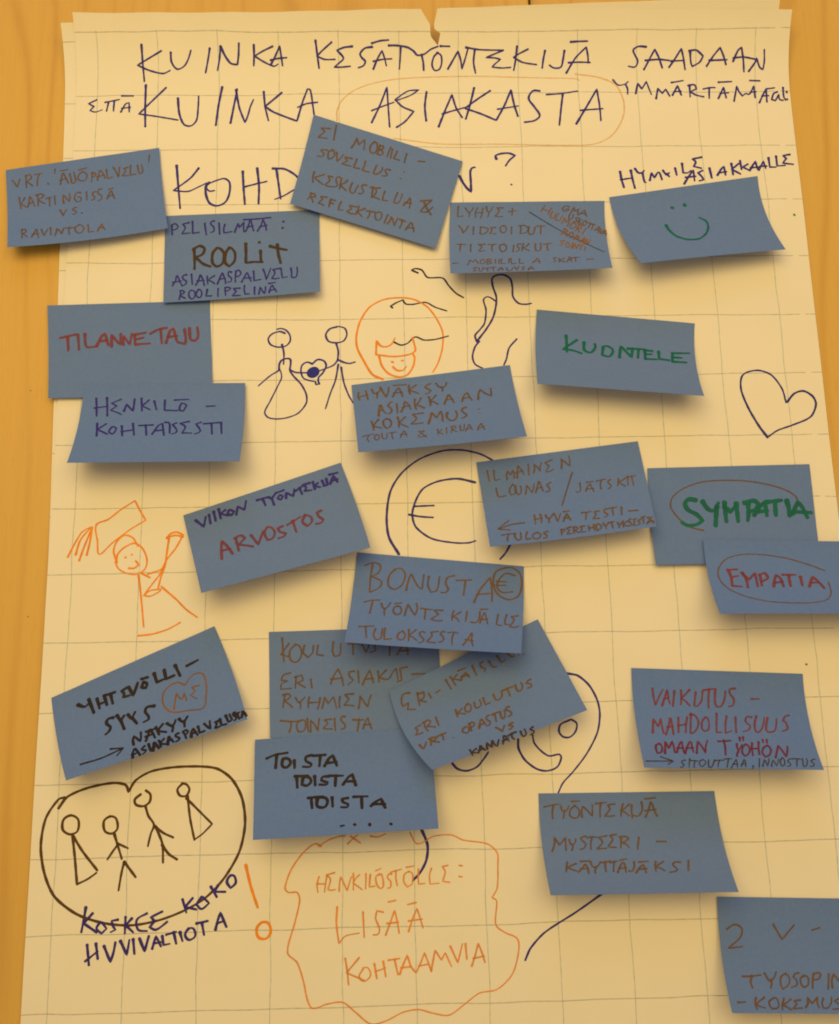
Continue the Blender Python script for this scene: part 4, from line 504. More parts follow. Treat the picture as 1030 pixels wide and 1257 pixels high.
n4|handwritten_word|brown|1.05|302,1650 406,1933 441,2177 539,1932 605,1658/780,1733 771,1971 758,2285/1004,1757 994,2038 981,2241/982,1772 1100,1778 1241,1900 1203,2116 1110,2250 1012,2270/1476,1822 1316,1804 1366,1983 1285,2230 1389,2241 1500,2278/1745,1699 1639,1778 1635,2052 1691,2196 1787,2144 1825,1892 1780,1698 1716,1673/1994,1803 1983,2073 1987,2298/2292,1725 2287,1972 2265,2272/2222,1741 2397,1693 2524,1907 2476,2174 2340,2273 2248,2264/2552,1798 2529,2073 2551,2311 2621,2369 2698,2231 2726,2002 2751,1836/2809,1772 2956,1761 3076,1785/2939,1764 2926,2028 2919,2349
n4|handwritten_word|brown|1.05|248,2962 372,2972 505,2973/359,2937 340,3232 329,3454/679,2982 670,3254 667,3492/1134,3000 912,2990 1023,3182 912,3453 1002,3477 1117,3430/1227,3011 1358,3024 1489,2998/1379,3028 1336,3229 1352,3499/1715,3022 1602,3078 1595,3361 1653,3566 1754,3477 1805,3251 1752,3025 1709,3003/2042,3115 2019,3335 1998,3572/2254,3035 2183,3012 2152,3124 2176,3283 2207,3346 2162,3537 2088,3541/2344,3010 2312,3226 2280,3514/2520,3014 2436,3204 2311,3296 2416,3395 2511,3529/2728,3018 2712,3295 2726,3547 2782,3553 2863,3504 2890,3222 2901,2975/2991,3084 3116,3047 3239,3033/3106,3102 3089,3339 3103,3554
n4|handwritten_word|brown|0.87|98,4294 279,4289/548,4421 607,4261 612,4086 737,4241 789,4044 852,4192 866,4377/1029,4057 969,4141 939,4308 995,4384 1074,4336 1091,4197 1065,4057 1007,4080/1174,4063 1162,4225 1152,4406/1170,4068 1260,4045 1288,4126 1226,4189 1164,4239 1273,4246 1308,4337 1230,4385 1136,4422/1431,4076 1424,4248 1414,4404/1547,4088 1530,4223 1522,4398/1628,4071 1595,4244 1592,4389 1727,4398/1859,4071 1842,4228 1833,4390/1916,4047 1912,4240 1915,4433 2052,4398/2186,4083 2163,4251 2168,4402 2293,4403/2578,4406 2668,4250 2719,4089 2755,4122 2788,4298 2792,4468/2603,4295 2818,4296
n4|handwritten_word|brown|0.87|3330,4093 3279,4074 3232,4155 3261,4205 3295,4274 3275,4371 3214,4384/3410,4161 3419,4301 3385,4454/3586,4148 3483,4243 3393,4312 3494,4360 3577,4430/3633,4422 3697,4263 3734,4064 3768,4082 3769,4254 3775,4444/3675,4305 3800,4270/3808,4170 3957,4123 4043,4144/3929,4133 3917,4274 3913,4441/4265,4307 4472,4304
n4|handwritten_word|brown|0.87|825,4634 766,4626 718,4687 748,4743 791,4801 770,4870 704,4872/898,4653 888,4773 901,4870 947,4891 997,4823 1008,4720 1022,4614/1054,4715 1155,4697 1239,4667/1148,4677 1145,4803 1157,4916/1250,4681 1343,4635 1438,4633/1335,4660 1335,4774 1343,4896/1470,4891 1512,4765 1569,4665 1593,4668 1614,4783 1633,4876/1504,4798 1637,4776/1764,4695 1736,4800 1771,4892 1824,4911 1907,4871 1911,4796 1945,4695/1995,4656 2026,4756 2062,4878 2089,4748 2143,4620/2311,4672 2246,4684 2230,4741 2245,4774 2289,4824 2256,4893 2195,4910/2408,4905 2455,4762 2499,4646 2525,4654 2553,4777 2593,4890/2414,4784 2569,4795
n4|handwritten_word|brown|0.99|3860,434 3766,336 3691,419 3641,578 3718,752 3801,707 3862,599 3737,578/3915,848 3962,668 4027,450 4033,762 4172,568 4136,787 4134,1012/4165,1031 4256,879 4348,694 4374,719 4377,953 4434,1158/4214,911 4408,965
n4|handwritten_word|rustbrown|1.05|3070,275 3016,512 2941,730/3280,496 3222,695 3172,940/2988,520 3235,733/3327,753 3267,919 3247,1107 3260,1204 3327,1210 3396,1051 3444,893/3522,890 3457,1082 3403,1311 3478,1391 3541,1404 3588,1248 3644,1065/3602,1619 3664,1425 3711,1207 3754,1553 3860,1350 3842,1596 3780,1829/4030,1602 3950,1609 3876,1830 3879,1972 3949,1998 4050,1877 4064,1686 4014,1625/4181,1716 4104,1960 4035,2180/4147,1677 4221,1767 4233,1954 4175,2024 4104,1960 4134,2163 4148,2306/4377,2016 4294,2266 4237,2453
n4|handwritten_word|brown|0.99|3893,924 3847,1103 3851,1278 3873,1339 3935,1292 3976,1169 3988,981/4169,1265 4118,1218 4068,1252 4081,1358 4091,1484 4045,1539 3982,1474/4198,1303 4157,1443 4126,1615/4282,1409 4217,1450 4155,1435 4182,1567 4228,1714/4386,1479 4345,1488 4280,1670 4293,1812 4347,1808 4407,1659 4416,1507 4377,1440/4473,1606 4539,1675 4602,1733/4527,1676 4495,1815 4446,1990/4574,1708 4633,1759 4684,1787/4636,1721 4593,1903 4557,2104/4640,2203 4734,2051 4806,1919 4821,1911 4780,2170 4741,2364/4683,2098 4788,2207/4851,2083 4826,2234 4807,2452 4882,2307 4940,2189/4880,2485 4941,2335 5002,2176 5009,2237 5002,2436 4990,2644/4920,2399 5024,2470
n4|handwritten_word|rustbrown|1.18|3705,2018 3656,2209 3580,2427/3666,1986 3751,2082 3787,2213 3736,2265 3651,2199 3710,2404 3749,2559/3933,2281 3858,2316 3822,2508 3848,2648 3906,2657 3953,2489 3950,2280 3902,2267/3959,2800 4020,2617 4088,2465 4073,2724 4148,2569 4120,2740 4092,2908/4140,2992 4232,2843 4311,2657 4305,2700 4271,2924 4240,3108/4193,2863 4277,2935/4279,3152 4324,2964 4374,2762 4376,2964 4385,3211 4433,3019 4495,2865
n4|handwritten_word|rustbrown|0.99|3667,2903 3588,2843 3534,2927 3558,3007 3598,3105 3550,3212 3485,3191/3775,2997 3713,3053 3688,3212 3696,3345 3753,3358 3804,3227 3791,3072 3762,3017/3917,3041 3886,3215 3850,3409/3886,3470 3931,3247 3988,3077 3981,3284 3999,3511 4045,3311 4090,3152/4110,3250 4163,3265 4239,3275/4165,3239 4149,3394 4121,3592/4293,3369 4266,3489 4243,3660
n4|drawn_strike_line|ink_thin|0.81|2574,754 3675,2308 4273,3083 4851,3814
n5|drawn_smiley_face|green_ink|1.86|1570,2493 1604,2875 1729,3332 2036,3663 2420,3703 2735,3406 2925,2951 2935,2542 2757,2251/*1989,1342,1.67/*2421,1266,1.86/*1578,2529,1.49
n6|handwritten_word|red|1.8|371,1775 866,1604/601,1729 614,2453/918,1630 943,2434/1129,1606 1142,2100 1186,2297 1482,2288/1482,2265 1652,1723 1752,1614 1843,2226/1583,2007 1814,1961/1941,2311 1949,1681 2108,2032 2218,2209 2232,1638/2303,2214 2309,1756 2500,2223 2573,1654/2658,1716 2664,2208/2638,1715 3001,1618/2654,1979 2931,1878/2664,2231 3124,2196/3131,1682 3397,1467 3661,1388/3463,1447 3485,2214/3616,2186 3757,1542 3858,1432 3946,2088/3686,1881 3983,1838/4198,1506 4229,2021 4205,2283 3977,2180/4350,1457 4374,2029 4503,2115 4605,1926 4594,1412
n7|handwritten_word|violet|1.43|416,931 505,2055/744,908 830,2060/402,1553 787,1450/1189,1008 906,1248 1080,1427 901,1695 1141,1861 1246,1971/1316,1755 1368,1322 1590,1759 1602,986/1810,948 1862,1736/2045,1060 1852,1437 2106,1671/2212,1130 2302,1674/2537,1066 2552,1718 2958,1751/3069,1276 3007,1684 3123,1794 3218,1414 3069,1276/2833,1070 3272,1034/3829,1491 4090,1467
n7|handwritten_word|violet|1.43|567,2529 632,3315/841,2561 606,2909 940,3212/1052,2740 976,3077 1100,3215 1174,2877 1052,2740/1325,2704 1399,3328/1647,2546 1746,3293/1339,3056 1714,2954/1838,2685 2267,2651/2043,2661 2117,3300/2283,3235 2432,2694 2538,2560 2641,3309/2362,3032 2613,2969/2611,2493 2743,2536 2802,3176/2969,2539 2846,2633 2974,2907 3008,3111 2859,3245/3350,2437 3067,2568 3242,2775 3173,3182 3461,3187/3709,2510 3553,2603 3666,2877 3711,3096 3549,3256/3779,2607 4323,2520/4024,2611 4073,3265/4312,2561 4359,3243
n8|handwritten_word|brown|1.3|202,610 168,900 213,1188/422,541 443,895 464,1203/187,944 472,847/613,513 667,802 743,829 846,698 879,508/774,762 762,968 750,1193/889,433 962,839 1039,1192 1119,799 1146,485/1234,1222 1316,948 1429,655 1463,649 1517,992 1541,1290/1282,955 1549,968/1785,539 1759,834 1780,1163/2013,570 1893,716 1751,902 1896,1019 2046,1203/2449,622 2342,675 2268,816 2343,949 2432,1082 2393,1206 2256,1299/2630,639 2708,911 2818,971 2913,877 2956,671/2785,948 2808,1099 2786,1244/1311,409 1691,466
n8|handwritten_word|brown|1.3|736,2484 768,2054 806,1696 845,1726 876,2074 963,2361/740,2137 909,2058/1195,1571 1119,1644 1050,1827 1117,1949 1154,2128 1119,2347 1024,2399/1330,1751 1327,2011 1317,2407/1433,2350 1542,2014 1573,1691 1601,1649 1693,1935 1740,2263/1480,2066 1731,1966/1907,1586 1877,1950 1902,2303/2104,1520 2009,1819 1913,1997 2040,2098 2158,2280/2338,1522 2368,1815 2352,2147/2566,1470 2472,1662 2338,1831 2478,1924 2585,2121/2784,2141 2873,1805 2945,1550 2963,1527 3032,1836 3078,2127/2841,1874 3070,1879/3334,2118 3387,1852 3510,1548 3540,1564 3583,1850 3639,2094/3367,1928 3599,1868/3837,2093 3878,1709 3953,1421 4056,1693 4257,1981 4273,1670 4282,1417
n8|handwritten_word|brown|1.36|497,2858 526,3149 532,3491/717,2750 599,3002 527,3225 620,3274 776,3394/998,2765 865,2865 853,3201 931,3453 1044,3333 1092,3043 1038,2811 942,2727/1306,2711 1321,3090 1298,3436/1539,2751 1399,2993 1327,3120 1416,3298 1578,3512/2100,2608 1757,2628 1868,2945 1672,3316 1883,3325 2059,3300/2200,3403 2295,2982 2350,2625 2474,3048 2631,2608 2657,2884 2641,3336/2831,2760 2781,3028 2842,3298 2939,3365 3038,3256 3108,3010 3085,2718/3423,2563 3316,2587 3274,2766 3319,2913 3384,3057 3344,3191 3219,3272/*3785,2779,0.7/*3799,3028,0.56
n8|handwritten_word|brown|0.93|172,3888 328,3816 533,3787/371,3864 307,4048 347,4309/606,3831 543,3940 529,4108 579,4247 646,4166 673,3994 644,3858 607,3831/761,3766 760,3985 775,4176 809,4200 895,4147 910,3981 929,3794/995,3800 1097,3788 1198,3772/1073,3776 1055,4011 1077,4260/1298,4200 1350,3971 1425,3741 1433,3757 1475,3962 1495,4177/1315,3993 1509,3995
n8|handwritten_word|brown|0.93|1866,3886 2051,3867 1829,4191 1883,4303 2079,4198/1910,3934 1980,4125 2068,4345
n8|handwritten_word|brown|0.93|2441,3871 2436,4069 2425,4248/2567,3907 2505,4013 2427,4056 2492,4123 2584,4251/2714,3821 2696,4007 2692,4220/2886,3805 2862,3964 2829,4222/2844,3776 2963,3752 2993,3838 2952,3920 2869,3969 2939,4087 3005,4173/3123,3733 3119,3936 3118,4140 3171,4127 3213,4083 3245,3877 3261,3706/3254,4197 3340,3958 3392,3750 3421,3795 3449,4019 3461,4171/3290,4038 3453,4013/3622,4203 3661,3990 3756,3798 3766,3759 3796,4010 3834,4212/3635,4065 3837,4004
n9|handwritten_word|green_ink|1.98|960,1599 979,2160 982,2682/1300,1831 859,2537 1148,2548 1434,2707/1523,1958 1535,2480 1725,2593 1878,2209 1861,2003/2120,2166 2078,2698 2297,2765 2426,2321 2267,2077 2121,2103/2614,2772 2675,2003 2886,2450 3001,2703 3042,2064/2895,2132 3429,2078/3234,2113 3193,2712/3427,2142 3424,2713/3427,2142 3668,2162/3437,2415 3631,2380/3423,2734 3789,2711/3861,2169 3860,2657 4174,2706/4295,2197 4269,2732/4295,2197 4831,2100/4302,2471 4573,2465/4266,2775 4700,2761
n10|handwritten_word|violet|1.86|329,537 522,1072 653,529/758,468 740,1018/919,378 908,957/1081,330 1074,910/1271,506 1093,623 1314,896/1389,584 1300,758 1405,930 1512,766 1389,584/1546,981 1654,537 1820,862 1938,375
n10|handwritten_word|violet|1.86|2255,542 2588,564/2428,551 2455,987/2617,583 2689,730 2863,463/2695,696 2703,1118/2957,673 2858,799 2944,941 3034,785 2957,673/2859,485 3122,464/3102,953 3155,647 3324,966 3423,591/3432,722 3685,570/3578,626 3593,1008/3919,530 3696,514 3775,712 3680,877 3904,953/4016,529 4001,951/4150,674 4003,767 4165,929/4286,635 4301,890/4423,597 4399,950 4262,927/4484,941 4606,649 4657,558 4706,954/4545,794 4734,813/4553,433 4805,467
n10|handwritten_word|red|1.74|802,3303 863,2688 936,2239 1051,2675 1144,3186/877,2827 1123,2849/1344,2338 1339,3110/1315,2320 1512,2249 1605,2499 1385,2750 1608,2951 1772,3115/1802,2427 1932,3083 2169,2397/2329,2240 2193,2539 2225,2978 2381,2970 2489,2654 2439,2346 2329,2240/2769,2445 2609,2474 2635,2717 2795,2901 2713,3041 2536,3063/2893,2456 3337,2222/3083,2319 3089,3013/3460,2234 3348,2541 3455,2854 3605,2694 3622,2393 3469,2177/3964,2225 3831,2269 3850,2529 3936,2765 3852,2901 3701,2874
n11|handwritten_word|brown|1.05|282,584 294,885 302,1209/490,616 468,899 472,1197 628,1160/845,1234 853,947 895,741 971,999 1068,705 1079,992 1062,1191/1152,1188 1198,793 1234,511 1246,517 1334,818 1375,1064/1121,913 1370,830/1558,494 1541,776 1524,1135/1669,1056 1726,795 1723,539 1825,755 1886,1013 1898,742 1964,501/2301,413 2061,548 2178,729 2042,1065 2185,1056 2294,959/2536,985 2581,629 2566,415 2682,644 2802,919 2828,576 2827,323
n11|handwritten_word|brown|1.05|469,1657 475,1951 511,2161 723,2147/996,1535 893,1728 850,1957 888,2138 997,2096 1035,1862 1024,1587 965,1564/1054,1640 1058,1922 1071,2096 1115,2188 1199,2045 1218,1887 1208,1688/1323,2187 1372,1903 1397,1689 1461,1892 1524,2168 1594,1880 1633,1646/1633,2162 1705,1889 1775,1554 1804,1592 1830,1899 1866,2127/1690,1948 1861,1903/2141,1694 2063,1739 2004,1787 2028,1915 2069,2007 2041,2182 1934,2207
n11|drawn_slash|brown|1.05|2835,1280 2587,2193 2344,3086
n11|handwritten_word|brown|1.05|3005,1944 2991,2217 2972,2400 2894,2458 2838,2399/3132,2458 3192,2244 3293,2091 3303,2064 3339,2294 3367,2525/3154,2333 3383,2350/3206,1969 3422,1949/3507,1963 3635,1927 3799,1915/3664,1952 3605,2171 3601,2439/3938,1987 3879,1996 3848,2086 3873,2207 3917,2304 3885,2418 3820,2493/4180,1981 4150,2208 4106,2394/4393,2000 4241,2141 4134,2189 4241,2321 4334,2455/4454,1924 4443,2176 4424,2428/4474,1950 4575,1962 4710,1943/4580,1947 4586,2170 4588,2475
n11|drawn_arrow|brown|1.05|1134,3819 746,3843 319,4022/686,3595 472,3839 319,4022 665,4146
n11|handwritten_word|brown|1.12|1471,3442 1468,3677 1461,3991/1648,3445 1670,3662 1634,3922/1453,3689 1660,3676/1810,3525 1820,3669 1892,3730 1964,3667 2018,3530/1891,3746 1879,3858 1869,3976/2060,3480 2104,3746 2124,3982 2191,3770 2256,3538/2298,4000 2363,3778 2447,3582 2449,3609 2480,3820 2523,3977/2335,3834 2505,3822/2349,3462 2528,3450
n11|handwritten_word|brown|1.12|2875,3635 3025,3659 3164,3635/3023,3673 2992,3861 2975,4059/3409,3673 3249,3667 3301,3827 3187,4065 3284,4075 3375,4090/3653,3608 3573,3635 3555,3756 3579,3826 3637,3913 3613,4023 3529,4053/3720,3593 3832,3613 3951,3580/3842,3577 3805,3795 3804,4012/4090,3635 4070,3851 4055,4064/4289,3897 4559,3939
n11|handwritten_word|brown|1.12|403,4401 619,4368 781,4393/616,4390 559,4589 546,4775/808,4376 778,4576 821,4726 894,4794 958,4699 967,4497 976,4356/1169,4362 1117,4559 1103,4785 1248,4780/1481,4459 1355,4520 1309,4707 1393,4830 1509,4776 1556,4623 1506,4499 1445,4478/1785,4469 1700,4491 1648,4560 1698,4626 1743,4693 1706,4820 1621,4820
n11|handwritten_word|brown|1.12|2187,4450 2179,4587 2180,4756/2183,4458 2258,4457 2302,4510 2261,4573 2192,4599/2486,4380 2342,4403 2424,4550 2333,4749 2429,4747 2493,4745/2565,4397 2553,4600 2553,4753/2552,4419 2640,4405 2694,4508 2622,4565 2579,4578 2621,4648 2689,4757/2895,4414 2761,4416 2805,4555 2736,4709 2790,4736 2892,4748/3010,4450 3010,4579 3012,4732/3174,4391 3161,4564 3172,4727/3016,4578 3175,4541/3246,4426 3230,4609 3245,4750/3234,4431 3336,4408 3384,4545 3372,4645 3288,4744 3239,4782/3461,4387 3481,4523 3529,4544 3586,4476 3623,4383/3538,4520 3516,4624 3521,4735/3599,4420 3702,4415 3791,4378/3702,4383 3715,4578 3716,4747/3887,4466 3887,4590 3919,4592 3974,4560 4012,4466/3939,4594 3908,4678 3905,4778/4057,4426 4027,4584 4036,4762/4181,4464 4101,4546 4032,4608 4094,4687 4171,4769/4293,4375 4252,4375 4215,4464 4241,4531 4279,4634 4258,4739 4198,4737/4444,4398 4357,4427 4389,4536 4321,4760 4365,4777 4411,4771/4580,4487 4512,4495 4494,4561 4516,4591 4535,4687 4505,4755 4449,4758/4604,4387 4677,4348 4733,4325/4675,4357 4655,4546 4650,4731/4745,4776 4814,4647 4853,4516 4864,4540 4919,4682 4944,4811/4766,4694 4951,4671/4785,4443 4945,4450
n12|handwritten_word|green_ink|2.85|1421,1709 1212,1660 1081,1879 1156,2188 1412,2453 1575,2765 1383,2962 1110,3002 940,2842/1627,1799 1759,2161 1933,2270 2105,1869/2046,2070 1997,2527 1949,3035/2286,1876 2287,2386 2290,2844/2275,2079 2440,2341 2638,2043/2643,1941 2647,2400 2649,2858/3004,1956 2986,2464 2940,2819/2887,1900 3193,1810 3331,2019 3196,2269 3010,2363/3149,2552 3355,2122 3520,1874 3537,2588/3280,2374 3583,2335/3549,1896 4036,1813/3821,1886 3808,2578/4184,1850 4222,2208 4226,2615/4322,2517 4511,1914 4642,2224 4758,2737/4359,2416 4895,2489
n12|drawn_ellipse|brown|0.99|1574,3275 1137,3054 807,2531 641,2014 737,1508 1118,1064 1675,781 2344,727 3008,784 3722,1017 4246,1343 4480,1658 4515,1863
n13|handwritten_word|red|1.92|648,2033 688,2570 658,3108/618,2034 923,1989/692,2530 913,2433/658,3108 952,3172/1052,2229 1134,2632 1126,3238/1050,2256 1217,2698 1444,2223 1436,3168/1583,2356 1565,3099/1553,2357 1746,2219 1805,2556 1596,2829/1920,3164 2010,2621 2078,2349 2191,2619 2222,3161/1981,2892 2230,2822/2277,2347 2669,2341/2456,2371 2437,3132/2808,2475 2804,3088/3008,3154 3170,2471 3318,2810 3449,3259/3069,2881 3341,2878
n13|drawn_ellipse|brown|0.99|3569,2028 3145,1653 2451,1190 1741,975 1141,975 642,1295 352,1971 318,2642 512,3310 985,3845 1662,4180 2374,4273 2984,4244 3438,4038 3624,3559 3620,2807
n14|handwritten_word|brown|1.18|490,608 473,1328 493,2097/260,699 514,495 727,627 690,1019 499,1269 804,1497 766,1834 496,2151/1175,757 1018,1134 1019,1685 1204,1877 1420,1569 1481,1008 1349,697 1146,761/1552,1880 1586,1378 1653,926 1888,1609 2011,1757 2034,924/2184,1012 2175,1511 2278,1883 2446,1748 2505,964/2942,843 2741,984 2693,1324 2780,1644 2683,1858 2566,1841/2997,1112 3445,1013/3271,1072 3236,1912/3553,2258 3719,1509 3999,796 4070,1571 4071,2154/3639,1800 4043,1687
n14|drawn_euro_sign|brown|1.18|4466,163 4172,434 4090,1007 4217,1663 4542,1978 4829,1747 4941,1109 4881,438 4644,135 4407,195/4733,574 4468,501 4265,869 4212,1326 4362,1586 4681,1508/4190,993 4500,969/4181,1218 4473,1176
n14|handwritten_word|brown|1.12|374,2717 589,2580 814,2530/618,2593 605,2904 580,3305/875,2713 939,2944 1010,2975 1077,2860 1139,2628/1000,2988 987,3121 1014,3360/1384,2790 1273,2851 1246,3111 1353,3270 1443,3212 1483,3012 1414,2798 1340,2786/1281,2669 1468,2587/1586,3286 1609,2968 1645,2629 1751,2923 1879,3232 1928,2890 1895,2560/2028,2822 2171,2833 2373,2855/2166,2865 2168,3137 2169,3429/2665,2850 2413,2850 2551,3097 2339,3374 2514,3446 2680,3416/2988,2823 2950,3056 2955,3350/3196,2855 3074,3012 2958,3133 3070,3209 3170,3407/3372,2822 3357,3098 3347,3381/3742,2778 3741,3078 3688,3346 3602,3409 3493,3388/3764,3410 3803,3105 3872,2812 3893,2843 3943,3135 3988,3433/3790,3192 3977,3168/3753,2631 3969,2598/4275,2843 4256,3157 4241,3436 4400,3482/4520,2846 4484,3109 4484,3407 4599,3390/4854,2866 4654,2929 4743,3105 4619,3513 4748,3539 4879,3463
n14|handwritten_word|brown|1.12|334,4092 547,4044 761,3992/517,4057 558,4392 587,4659/812,4141 778,4470 840,4698 906,4740 995,4628 1004,4369 1009,4090/1081,4070 1073,4335 1101,4692 1302,4619/1600,4162 1480,4294 1456,4535 1543,4652 1623,4607 1677,4426 1618,4199 1571,4158/1756,4055 1774,4344 1788,4660/1964,4025 1867,4219 1767,4356 1904,4467 2016,4617/2220,4142 2109,4114 2076,4269 2152,4428 2217,4532 2197,4649 2076,4746/2589,4039 2389,4107 2434,4293 2300,4642 2423,4670 2553,4683/2783,4042 2695,4024 2669,4192 2723,4275 2775,4437 2739,4578 2641,4640/2875,4075 3037,4012 3165,4062/3037,4091 3007,4371 3029,4724/3339,4712 3455,4358 3554,3982 3570,4068 3564,4403 3615,4722/3392,4385 3619,4443
n15|handwritten_word|brown|1.12|390,319 408,835 435,1436/587,587 341,1088 555,1186/774,640 610,931 633,1362 820,1458 957,1122 907,733 774,614/1041,697 1011,1039 1143,1261 1279,1054 1309,711/1443,718 1401,1146 1598,1200/1900,570 1868,1000 1919,1261 2080,1184 2113,668/2328,680 2676,698/2477,705 2471,1206/2729,701 2857,1141 2943,756/3104,721 3126,1069 2964,1129/3399,694 3721,711/3559,746 3540,1309/3765,1278 3904,938 4041,772 4086,1296/3848,1109 4116,1106
n15|handwritten_word|brown|1.12|628,1962 414,2053 342,2289 545,2344 357,2461 328,2716 649,2693/787,2143 755,2699/733,2183 948,2084 999,2328 811,2445 1049,2674/1213,2297 1246,2704
n15|handwritten_word|brown|1.12|1797,2565 1881,2208 2019,1854 2121,2222 2169,2656/1799,2332 2147,2292/2498,1985 2337,2019 2361,2236 2466,2415 2303,2621/2605,1991 2624,2554/2729,2647 2841,2265 2952,1968 3050,2580/2786,2391 3053,2364/3192,2026 3211,2547/3433,1996 3214,2330 3479,2433 3646,2052 3728,1927 3773,2451/4049,1885 3834,1933 3857,2195 3879,2500 3744,2562/4177,2232 4551,2219
n15|handwritten_word|brown|1.12|457,2991 416,3248 388,3587/379,2997 557,2947 618,3065 539,3194 418,3253 554,3420 658,3583/760,3148 837,3361 879,3364 954,3259 1032,3131/881,3381 907,3532 882,3656/1165,3153 1126,3360 1129,3628/1478,3193 1454,3446 1402,3714/1164,3408 1473,3389/1532,3688 1579,3411 1613,3151 1710,3479 1867,3165 1922,3452 1951,3714/2059,3175 2044,3390 2042,3686/2461,3063 2201,3080 2325,3298 2177,3591 2351,3603 2476,3640/2599,3774 2640,3462 2648,3171 2751,3443 2869,3721 2913,3405 2973,3155
n15|handwritten_word|brown|1.12|312,4202 612,4260 864,4244/613,4253 613,4484 563,4762/943,4197 801,4342 784,4576 840,4754 997,4702 1044,4426 1012,4220 915,4205/1095,4147 1100,4424 1116,4766/1186,4790 1190,4460 1183,4230 1304,4451 1402,4756 1413,4493 1441,4165/1808,4220 1587,4240 1694,4411 1550,4645 1691,4683 1824,4688/1895,4200 1896,4476 1908,4776/2200,4126 2114,4127 2072,4262 2130,4392 2197,4525 2172,4673 2074,4727/2431,4293 2598,4323 2738,4317/2601,4274 2583,4571 2547,4823/2721,4740 2764,4518 2849,4248 2873,4276 2911,4545 2963,4767/2746,4561 2961,4544
n16|handwritten_word|brown|1.24|600,563 391,476 282,778 284,1090 480,1034 378,1350 583,1523/815,742 746,1437/801,818 992,846 959,1126 803,1173 971,1403/1123,1043 1148,1329/1337,1178 1472,1115/1744,775 1786,1332/1901,732 1951,1250/2112,777 1938,892 2154,1114/2146,1150 2260,941 2364,854 2412,1152/2189,969 2419,1029/2174,614 2415,640/2627,685 2632,1245/2957,741 2858,745 2853,954 2955,1123 2878,1231/3129,838 3174,1214 3263,1244/3416,774 3450,1182 3588,1123/3735,862 3786,1113 3875,1142/*4013,1168,0.61/*4156,1257,0.61
n16|handwritten_word|brown|1.24|533,2439 334,2467 386,2613 258,2846 386,2879 480,2879/659,2405 611,2640 635,2902/603,2381 781,2351 841,2458 778,2578 649,2658 770,2744 878,2873/1023,2384 1004,2640 982,2874
n16|handwritten_word|brown|1.24|1636,2436 1613,2630 1591,2833/1824,2504 1724,2584 1600,2658 1685,2706 1825,2842/2026,2400 1910,2507 1873,2704 1950,2827 2027,2758 2085,2567 2045,2397 2003,2418/2215,2483 2183,2631 2185,2793 2257,2802 2366,2739 2377,2625 2395,2452/2509,2447 2485,2626 2471,2832 2634,2807/2814,2486 2803,2667 2806,2802 2883,2848 2973,2796 3042,2672 3060,2531/3070,2509 3270,2503 3432,2523/3242,2485 3241,2699 3220,2902/3507,2481 3486,2668 3490,2835 3572,2862 3636,2782 3690,2653 3684,2505/3978,2554 3896,2547 3809,2630 3874,2702 3923,2773 3908,2892 3779,2893
n16|handwritten_word|brown|1.36|198,3435 199,3591 222,3726 320,3602 409,3441/574,3380 529,3518 472,3729/526,3348 676,3353 754,3422 643,3524 553,3518 631,3603 724,3715/790,3379 899,3393 1052,3386/926,3363 912,3526 863,3696/*1149,3790,0.61
n16|handwritten_word|brown|1.36|1624,3487 1515,3560 1483,3705 1551,3813 1626,3798 1695,3631 1676,3517 1602,3492/1786,3399 1749,3632 1712,3825/1747,3429 1870,3385 1904,3488 1843,3618 1744,3607/1947,3826 2044,3611 2128,3427 2154,3455 2169,3694 2171,3874/2015,3707 2181,3675/2389,3397 2326,3410 2277,3528 2296,3637 2325,3722 2292,3854 2220,3878/2471,3444 2552,3420 2685,3431/2553,3441 2535,3613 2479,3860/2737,3449 2699,3622 2680,3788 2710,3853 2787,3765 2831,3618 2858,3451/3042,3384 2950,3375 2914,3506 2946,3552 2995,3639 2979,3807 2862,3836
n16|handwritten_word|brown|1.36|2373,4126 2435,4284 2462,4458 2541,4326 2626,4183/2878,4210 2768,4228 2729,4258 2767,4321 2830,4366 2781,4452 2678,4475
n16|handwritten_word|brown_ink|1.49|1323,4732 1302,4896 1279,5055/1507,4788 1376,4858 1294,4925 1386,4962 1464,5067/1472,5046 1587,4880 1648,4729 1676,4729 1664,4897 1689,5040/1525,4933 1703,4922/1758,5042 1821,4852 1884,4706 1887,4861 1927,5045 1951,4905 2052,4693/2045,4721 2033,4910 2063,5099 2155,4910 2236,4773/2250,5071 2350,4888 2413,4683 2458,4697 2443,4896 2462,5057/2298,4926 2494,4895/2506,4776 2655,4728 2805,4730/2671,4721 2610,4886 2618,5073/2928,4792 2899,4929 2902,5092 2931,5082 3005,5052 3049,4904 3065,4751/3318,4805 3259,4827 3196,4873 3234,4933 3268,5031 3216,5107 3116,5140
n17|handwritten_word|dark|1.98|339,982 582,828 930,768/628,833 596,1495/814,1061 786,1416 901,1502 1017,1291 959,1079 814,1061/1121,1181 1132,1561/1627,977 1452,1037 1451,1242 1594,1412 1564,1542 1363,1517/1655,1011 2003,1003/1858,1006 1824,1543/1967,1560 2087,1217 2206,1048 2313,1572/2027,1414 2316,1398
n17|handwritten_word|dark|1.98|1131,1970 1504,1984/1188,1977 1204,2541/1360,2100 1330,2403 1472,2471 1587,2280 1532,2069 1360,2028/1687,2037 1700,2478/2076,2084 1904,2094 1873,2264 2043,2386 2013,2485 1814,2461/2105,2057 2476,2101/2276,2077 2251,2584/2468,2539 2617,2200 2735,2061 2820,2611/2528,2393 2813,2407
